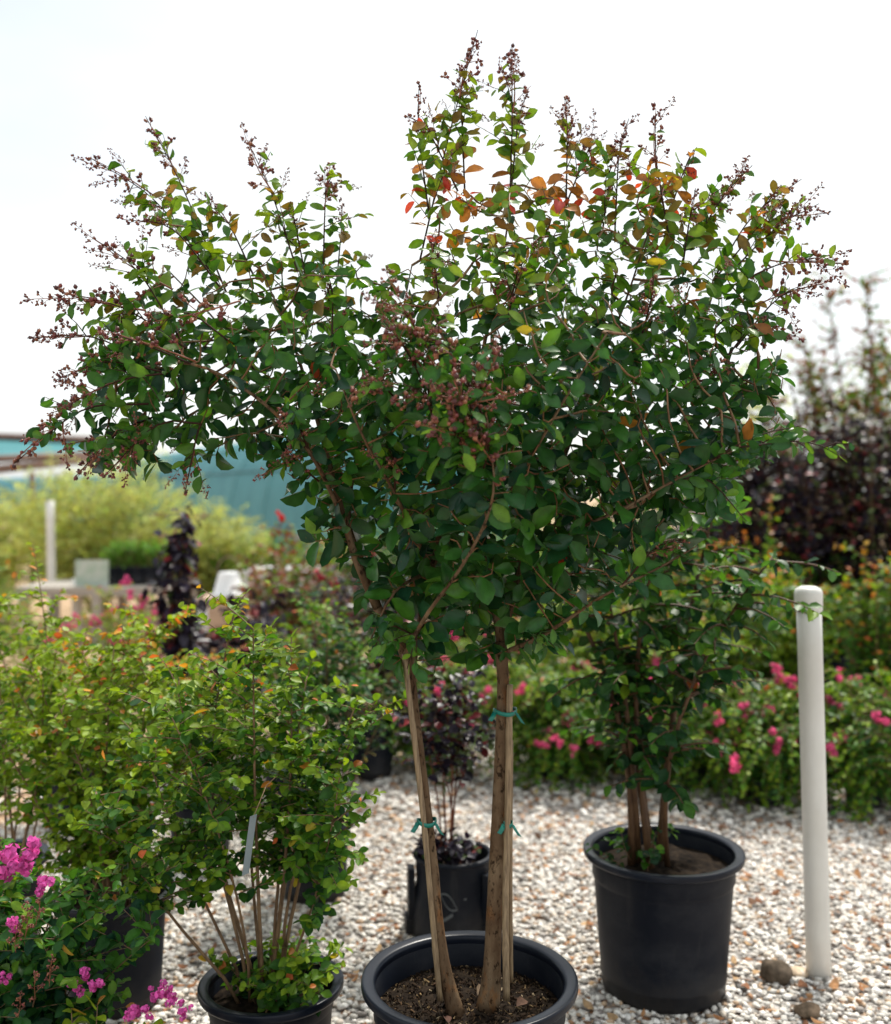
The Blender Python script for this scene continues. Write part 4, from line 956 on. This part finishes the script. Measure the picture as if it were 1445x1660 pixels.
# pink shrub on the left
shrub('flowering_shrub', 'round shrub covered in pink blossom in front of the wooden bench', 'flowering shrub', 190, 6.2, 1.0, .40, 'fresh', leaf=.032, z0=.02, nst=15, ntw=12, lo=.3, spacing=.02, twl=.45, nfl=60, fcol=(.80, .13, .34), fscale=.8)
shrub('leafy_shrub', 'orange-green shrub behind the pink blossom shrub', 'shrub', 285, 7.0, .62, .42, 'orange', leaf=.04, z0=.02, nst=12, ntw=12, lo=.2, spacing=.024, twl=.45)
shrub('leafy_shrub', 'light green shrub with thin upright shoots below the slim white post', 'shrub', 35, 6.2, .78, .42, 'fresh', leaf=.036, z0=.02, nst=14, ntw=13, lo=.25, spacing=.022, twl=.42)
shrub('leafy_shrub', 'green shrub at the far left behind the slim white post', 'shrub', -20, 8.5, .95, .50, 'green', leaf=.045, z0=.02, nst=13, ntw=12, lo=.2, spacing=.03, twl=.45)

# yellow-green feathery bush
for px, Y, H, R, lb in ((165, 12.0, 1.98, 1.30, 'large airy yellow-green bush behind the slim white post'), (330, 13.0, 1.38, .85, 'smaller airy yellow-green bush right of the large one'), (-30, 13.0, 1.45, 1.1, 'pale airy bush at the far left edge')):
    shrub('feathery_bush', lb, 'bush', px, Y, H, R, 'yellow', leaf=.10, z0=.02, nst=36, ntw=26, lo=.18, spacing=.026, twl=.42, wr=.15, mat='feather', droop=.5, squash=.8, stem_r=.007, stem_tint=(1.3, 1.4, .8), base_r=.1)
# bright green plants in the far row
for i, (px, Y, H, R, lb) in enumerate(((365, 13.0, .95, .55, 'bright green grassy clump below the teal shade house'), (440, 13.4, 1.02, .5, 'bright green clump right of the grassy one'), (230, 13.5, .9, .7, 'bright green clump behind the feathery bushes'))):
    shrub('grassy_plant', lb, 'plant', px, Y, H, R, 'grassy', leaf=.14, z0=.02, nst=26, ntw=9, lo=.2, spacing=.05, twl=.4, wr=.14, droop=-.7)
# far hedge line so that no bare horizon shows between the rows
for i, (px, Y, H, R, pl, lb) in enumerate(((560, 12.5, 1.15, .8, 'green', 'far green shrub seen below the teal cloth left of the trunks'), (700, 12.0, 1.25, .8, 'deep', 'far dark green shrub seen between the two trunks'),
        (840, 11.5, 1.3, .8, 'green', 'far green shrub behind the right trunk'), (985, 11.0, 1.5, .8, 'deep', 'far deep green shrub behind the young tree'), (90, 16.0, 1.2, 1.2, 'green', 'far green shrub under the open truss roof'), (500, 8.2, 1.2, .55, 'rust', 'rusty green shrub behind the pale table'), (620, 8.6, 1.18, .6, 'deep', 'dark green shrub just left of the left trunk, far row'), (745, 8.0, 1.22, .6, 'wine', 'dusky shrub between the two trunks, far row'), (870, 8.4, 1.25, .6, 'green', 'green shrub right of the right trunk, far row'), (960, 7.4, 1.15, .5, 'deep', 'deep green shrub left of the young tree, far row'), (1100, 9.6, 1.5, .7, 'green', 'green shrub right of the young tree, far row'))):
    shrub('leafy_shrub', lb, 'shrub', px, Y, H, R, pl, leaf=.07, z0=.02, nst=15, ntw=14, lo=.10, spacing=.04, twl=.5, wr=.35)

# centre and right: pink dwarf row
ROSE = (.80, .13, .30)
for px, Y, H, R, n_, lb in ((700, 5.6, .66, .40, 9, 'dwarf pink flowering shrub behind the squat pot'), (900, 5.35, .66, .44, 9, 'dwarf pink flowering shrub right of the right trunk'), (1005, 5.6, .66, .42, 8, 'dwarf pink flowering shrub behind the young tree stems'),
        (1130, 5.2, .66, .44, 8, 'dwarf pink flowering shrub right of the young tree'), (1240, 4.95, .64, .38, 10, 'dwarf pink flowering shrub left of the white post'), (1400, 4.85, .70, .44, 7, 'dwarf pink flowering shrub right of the white post'), (1530, 4.9, .60, .34, 5, 'dwarf pink flowering shrub cut by the right edge'), (800, 6.6, .72, .4, 6, 'dwarf pink shrub farther back between the trunks')):
    z, _ = potted(px, Y, .20, .12, .02, 'the ' + lb)
    shrub('flowering_shrub', lb, 'flowering shrub', px, Y, H - .12, R, 'green', leaf=.036, z0=z, nst=18, ntw=24, lo=.0, spacing=.02, twl=.72, sag=.75, nfl=int(n_ * 2.4), fcol=ROSE, fscale=.9, base_r=.05, upright=.3, group='dwarf pink shrubs in a row')
# right: second row with orange tops
for px, Y, H, R, pl, lb in ((1165, 5.9, 1.28, .46, 'orange', 'green shrub with orange tops right of the tall crape myrtle'), (1262, 6.2, 1.12, .42, 'fresh', 'light green shrub just behind the white post'),
        (1432, 5.8, 1.25, .38, 'orange', 'green and orange shrub at the right edge beside the gravel gap'), (1060, 6.2, 1.0, .46, 'green', 'green shrub hidden behind the young tree crown'), (960, 6.0, .92, .42, 'fresh', 'light green shrub left of the young tree stems'), (1120, 5.6, .86, .36, 'fresh', 'light green shrub low behind the young tree at its right'), (1300, 7.2, 1.15, .45, 'deep', 'dark green shrub filling the row left of the gravel gap')):
    z, _ = potted(px, Y, .36, .34, .05, 'the ' + lb)
    shrub('leafy_shrub', lb, 'shrub', px, Y, H - z, R, pl, leaf=.05, z0=z, nst=15, ntw=14, lo=.08, spacing=.025, twl=.45, base_r=.07)
z, _ = potted(1352, 7.0, .42, .40, .05, 'a clipped shrub beside the gravel gap at the right')
shrub('leafy_shrub', 'small clipped shrub in a black pot beside the gravel gap', 'shrub', 1352, 7.0, .35, .26, 'orange', leaf=.045, z0=z, nst=9, ntw=9, lo=.1, spacing=.025, twl=.5)
# right: tall dark-leaved trees
for px, Y, H, R, pl, nst_, lb in ((1225, 7.6, 2.05, .62, 'dark', 18, 'purple-black shrub tree right of the tall crape myrtle crown'), (1325, 7.4, 2.35, .62, 'dark', 19, 'purple-black tree standing behind the white post'),
        (1440, 7.2, 2.30, .70, 'wine', 19, 'purple and red tree at the right edge'), (1290, 8.3, 2.75, .45, 'rust', 9, 'rusty green tree top showing just right of the tall crown'), (1375, 8.2, 3.45, .55, 'rust', 11, 'rust-leaved tree rising highest at the right'), (1140, 8.4, 1.9, .55, 'dark', 14, 'purple-black shrub tree partly behind the tall crown')):
    shrub('dark_leaf_tree', lb, 'tree', px, Y, H, R, pl, leaf=.055, z0=.02, nst=nst_, ntw=38 if pl != 'rust' else 24, lo=.16 if pl != 'rust' else .55, spacing=.024, twl=.45, mat='dark' if pl != 'rust' else 'shrub', base_r=.12, stem_r=.010, wr=.32)
shrub('leafy_shrub', 'tall thin shoot with red-orange leaves left of the white post top', 'shrub', 1235, 6.7, 1.50, .20, 'orange', leaf=.055, z0=.02, nst=5, ntw=9, lo=.45, spacing=.03, twl=.5)
for px, Y, H, R, pl, lb in ((1228, 11.0, 3.1, .55, 'yellow', 'yellow-green tree peeping out right of the tall crown'), (1400, 11.5, 3.2, .9, 'fresh', 'yellowish tree behind the dark trees'), (1470, 10.0, 3.7, .6, 'deep', 'green tree rising at the upper right edge')):
    shrub('background_tree', lb, 'tree', px, Y, H, R, pl, leaf=.075, z0=.02, nst=12, ntw=22, lo=.35, spacing=.04, twl=.45, base_r=.1, stem_r=.014, wr=.33)

# ------------------------------------------------------------------ benches and things on them
def bench(label, px0, px1, ytop, Y, depth, mat, nboard=4):
    z = ztop(ytop, Y); x0, x1 = gX(px0, Y), gX(px1, Y); cx = (x0 + x1) / 2
    root = thing('plant_bench', label, 'bench', (cx, Y + depth / 2, 0))
    bw = depth / nboard
    for i in range(nboard):
        m_ = MB(); m_.box((0, -depth/2 + bw*(i+.5), z - .02), (x1 - x0, bw - .012, .035)); obj('board', m_.mesh('board', mat, False), root)
    for sx in (-1, 0, 1):
        for sy in (-1, 1):
            m_ = MB(); m_.box((sx*((x1-x0)/2 - .06), sy*(depth/2 - .05), (z - .04)/2), (.085, .085, z - .04)); obj('leg', m_.mesh('leg', mat, False), root)
    for sy in (-1, 1):
        m_ = MB(); m_.box((0, sy*(depth/2 - .03), z - .062), (x1 - x0, .04, .045)); obj('rail', m_.mesh('rail', mat, False), root)
    return z
zb = bench('weathered wooden plant bench left of the black column plant', 25, 285, 952, 10.0, .9, M['wood'])
def small_pot_plant(i, px, Y, z, where, H=.3, pal='grassy'):
    r, zs_, rt_ = pot('small black pot on the ' + where, px, Y, .20, .18, .03, simple=True, lip=.012, group='small pots on the benches'); r.location.z = z
    shrub('grassy_plant', 'small green plant in the pot on the ' + where, 'plant', px, Y, H, .16, pal, leaf=.10, z0=z + zs_, nst=10, ntw=5, lo=.1, spacing=.04, twl=.5, wr=.16, droop=-.5)
wh = ['wooden bench, first from the left', 'wooden bench, second from the left', 'wooden bench, third from the left', 'wooden bench, fourth from the left', 'wooden bench at its right end']
for i, px in enumerate((185, 205, 225, 246, 268)): small_pot_plant(i, px, 10.35, zb, wh[i])
# white board sign leaning on the bench
m_ = MB(); m_.box((0, 0, .13), (.33, .012, .26)); o = obj('sign_board', m_.mesh('sign_board', plain('faded_board', (.30, .40, .32), (.46, .50, .46), 9, .6), False), None, (gX(148, 10.1), 10.12, zb)); tag(o, 'faded pale green board standing on the wooden bench', 'board')
zt = bench('pale grey table behind the arching black-leaved shrub', 392, 505, 926, 9.4, .7, M['greywood'])
# white tub hanging below / in front of the table: flared white pot
Yt = 8.6; root = thing('white_tub', 'upturned white plastic tub on a wooden block in front of the pale table', 'tub', (gX(371, Yt), Yt, 0))
zt0 = ztop(966, Yt); t_ = MB(); t_.lathe([(.14, zt0 + .012), (.145, zt0), (.152, zt0 + .008), (.148, zt0 + .02), (.125, zt0 + .03), (.085, zt0 + .19), (.078, zt0 + .20), (.001, zt0 + .203)], 36); obj('tub_wall', t_.mesh('tub_wall', M['white']), root)
h_ = MB(); aa = np.linspace(0, math.pi, 12); h_.tube(np.stack([.10*np.cos(aa), 0*aa, zt0 + .20 + .13*np.sin(aa)], -1), .006, 6); obj('handle', h_.mesh('handle', M['rust']), root)
m_ = MB(); m_.box((gX(371, Yt), Yt, (zt0 - .004)/2), (.46, .40, zt0 - .004), (1.3, 1.0, .8)); o = obj('wooden_block', m_.mesh('wooden_block', M['wood'], False)); tag(o, 'tan wooden block under the white tub', 'block')
m_ = MB(); Yw = 6.9; m_.box((0, 0, .36), (.16, .02, .72), rz=.2); o = obj('white_board', m_.mesh('white_board', M['white'], False), None, (gX(318, Yw), Yw, .0)); tag(o, 'narrow white board standing behind the black column plant', 'board')
# pale label hanging in the left front shrub
m_ = MB(); q0 = P(411, 1322, 2.20); q1 = P(398, 1418, 2.20); d = q1 - q0; wv = np.array([.007, .003, .002])
m_.add(np.array([q0 - wv, q0 + wv, q1 + wv, q1 - wv, q0 - wv + (0, .0012, 0), q0 + wv + (0, .0012, 0), q1 + wv + (0, .0012, 0), q1 - wv + (0, .0012, 0)]) - q0, [(0,3,2,1),(4,5,6,7),(0,1,5,4),(1,2,6,5),(2,3,7,6),(3,0,4,7)])
o = obj('plant_label', m_.mesh('plant_label', M['tag'], False), None, q0); st_ = MB(); st_.tube(np.array([(0, 0, -.004), (.01, .10, .035), (.02, .22, .03)]), .0012, 5); obj('string', st_.mesh('string', M['twig']), o); tag(o, 'pale grey-blue strip label hanging in the dense green shrub', 'plant label')

# ------------------------------------------------------------------ teal shade houses
def shade_house(A0, A1, Rh, label):
    A0 = np.array(A0); A1 = np.array(A1); L = np.linalg.norm(A1 - A0); d = (A1 - A0) / L; nrm = np.array([d[1], -d[0]])   # nrm points towards the camera side
    if nrm @ (-A1) < 0: nrm = -nrm
    root = thing('shade_house', label, 'shade house', (A1[0], A1[1], 0)); base = np.array([A1[0], A1[1], 0])
    Rw = 2.2; nh = 9
    def ring(t, k=1.0, m=26):
        an = np.linspace(0, math.pi, m); c = A0 + d * L * t - nrm * Rw * .95
        x = np.sign(np.cos(an)) * np.abs(np.cos(an)) ** .75
        return np.stack([c[0] + nrm[0]*Rw*k*x, c[1] + nrm[1]*Rw*k*x, Rh*k*np.sin(an)**.85 + .001], -1)
    cv = MB(); rows = []; sub = 4; nt = nh * sub + 1; m = 26
    for i in range(nt):
        sag = 1 - .012 * math.sin(math.pi * (i % sub) / sub); rows.append(ring(i / (nt - 1), sag))
    v = np.concatenate(rows) - base; f = [(i*m+j, i*m+j+1, (i+1)*m+j+1, (i+1)*m+j) for i in range(nt-1) for j in range(m-1)]
    cv.add(v, f); cover = obj('cloth_cover', cv.mesh('cloth_cover', M['cloth']), root)
    for i in range(0, nh + 1):
        h = MB(); h.tube(ring(i / nh, 1.006) - base, .011, 6); obj('hoop', h.mesh('hoop', M['hoop']), cover)
    for j, zz in ((5, 1), (8, 1)):
        h = MB(); h.tube(np.array([ring(i / nh, 1.009)[j] for i in range(nh + 1)]) - base, .018, 6); obj('rope', h.mesh('rope', M['rope']), cover)
    g = MB(); r_ = ring(1.0, .99); g.add(np.concatenate([[r_.mean(0) * (1, 1, 0) + (0, 0, .4)], r_]) - base, [(0, 1 + j, 2 + j) for j in range(m - 1)]); obj('end_wall', g.mesh('end_wall', M['cloth']), root)
M['hoop'] = plain('pale_hoop_pipe', (.10, .28, .29), (.12, .31, .32), 4, .5)
M['rope'] = plain('dark_rope', (.02, .07, .08), (.03, .09, .10), 4, .7)
shade_house((-15.5, 48.0), (-1.7, 21.0), 3.3, 'long arched shade house covered in teal cloth')
shade_house((-34.0, 66.0), (-13.6, 40.0), 2.35, 'lower teal shade house farther off at the left edge')
def truss_roof():
    Yf = 20.0; root = thing('truss_roof', 'open rusty truss roof with teal cloth at the left edge', 'roof frame', (gX(-60, Yf), Yf, 0)); b0 = np.array([gX(-60, Yf), Yf, 0])
    def beam(name, p0, p1, r=.035, mat='rust'):
        m_ = MB(); m_.tube(np.array([p0, (p0 + p1)/2, p1]) - b0, r, 6); obj(name, m_.mesh(name, M[mat]), root)
    a0, a1 = P(-80, 706, Yf), P(206, 716, Yf); c0, c1 = P(-80, 724, Yf), P(212, 733, Yf)
    beam('chord', a0, a1, .085); beam('chord', c0, c1, .08)
    for t in np.linspace(.05, .97, 10): beam('web', a0 + (a1-a0)*t, c0 + (c1-c0)*t, .045)
    e0, e1 = P(-80, 748, 15.0), P(208, 733, Yf); g0, g1 = P(-80, 769, 15.0), P(210, 737, Yf)
    beam('rafter', e0, e1, .06); beam('rafter', g0, g1, .07)
    for t in np.linspace(.06, .8, 7): beam('web', e0 + (e1-e0)*t, g0 + (g1-g0)*t, .035)
    beam('post', P(52, 765, 15.8), np.array([gX(52, 15.8), 15.8, 0]), .045); beam('post', P(200, 735, Yf), np.array([gX(200, Yf), Yf, 0]), .045); beam('post', P(-60, 730, Yf), np.array([gX(-60, Yf), Yf, 0]), .045)
    m_ = MB(); v = []; n = 16
    for i in range(n + 1):
        t = i / n; p0 = P(-80 + 255*t, 708 + 9*t, Yf + .05); p1 = P(-80 + 255*t, 746 - 12*t, 16.5 + 2.8*t)
        for k in range(6):
            s = k / 5; q = p0 + (p1 - p0) * s; q[2] -= .16 * math.sin(math.pi * s) * (1 - .6*t); v.append(q)
    f = [(i*6+k, (i+1)*6+k, (i+1)*6+k+1, i*6+k+1) for i in range(n) for k in range(5)]
    m_.add(np.array(v) - b0, f); obj('cloth_cover', m_.mesh('cloth_cover', M['cloth']), root)
truss_roof()
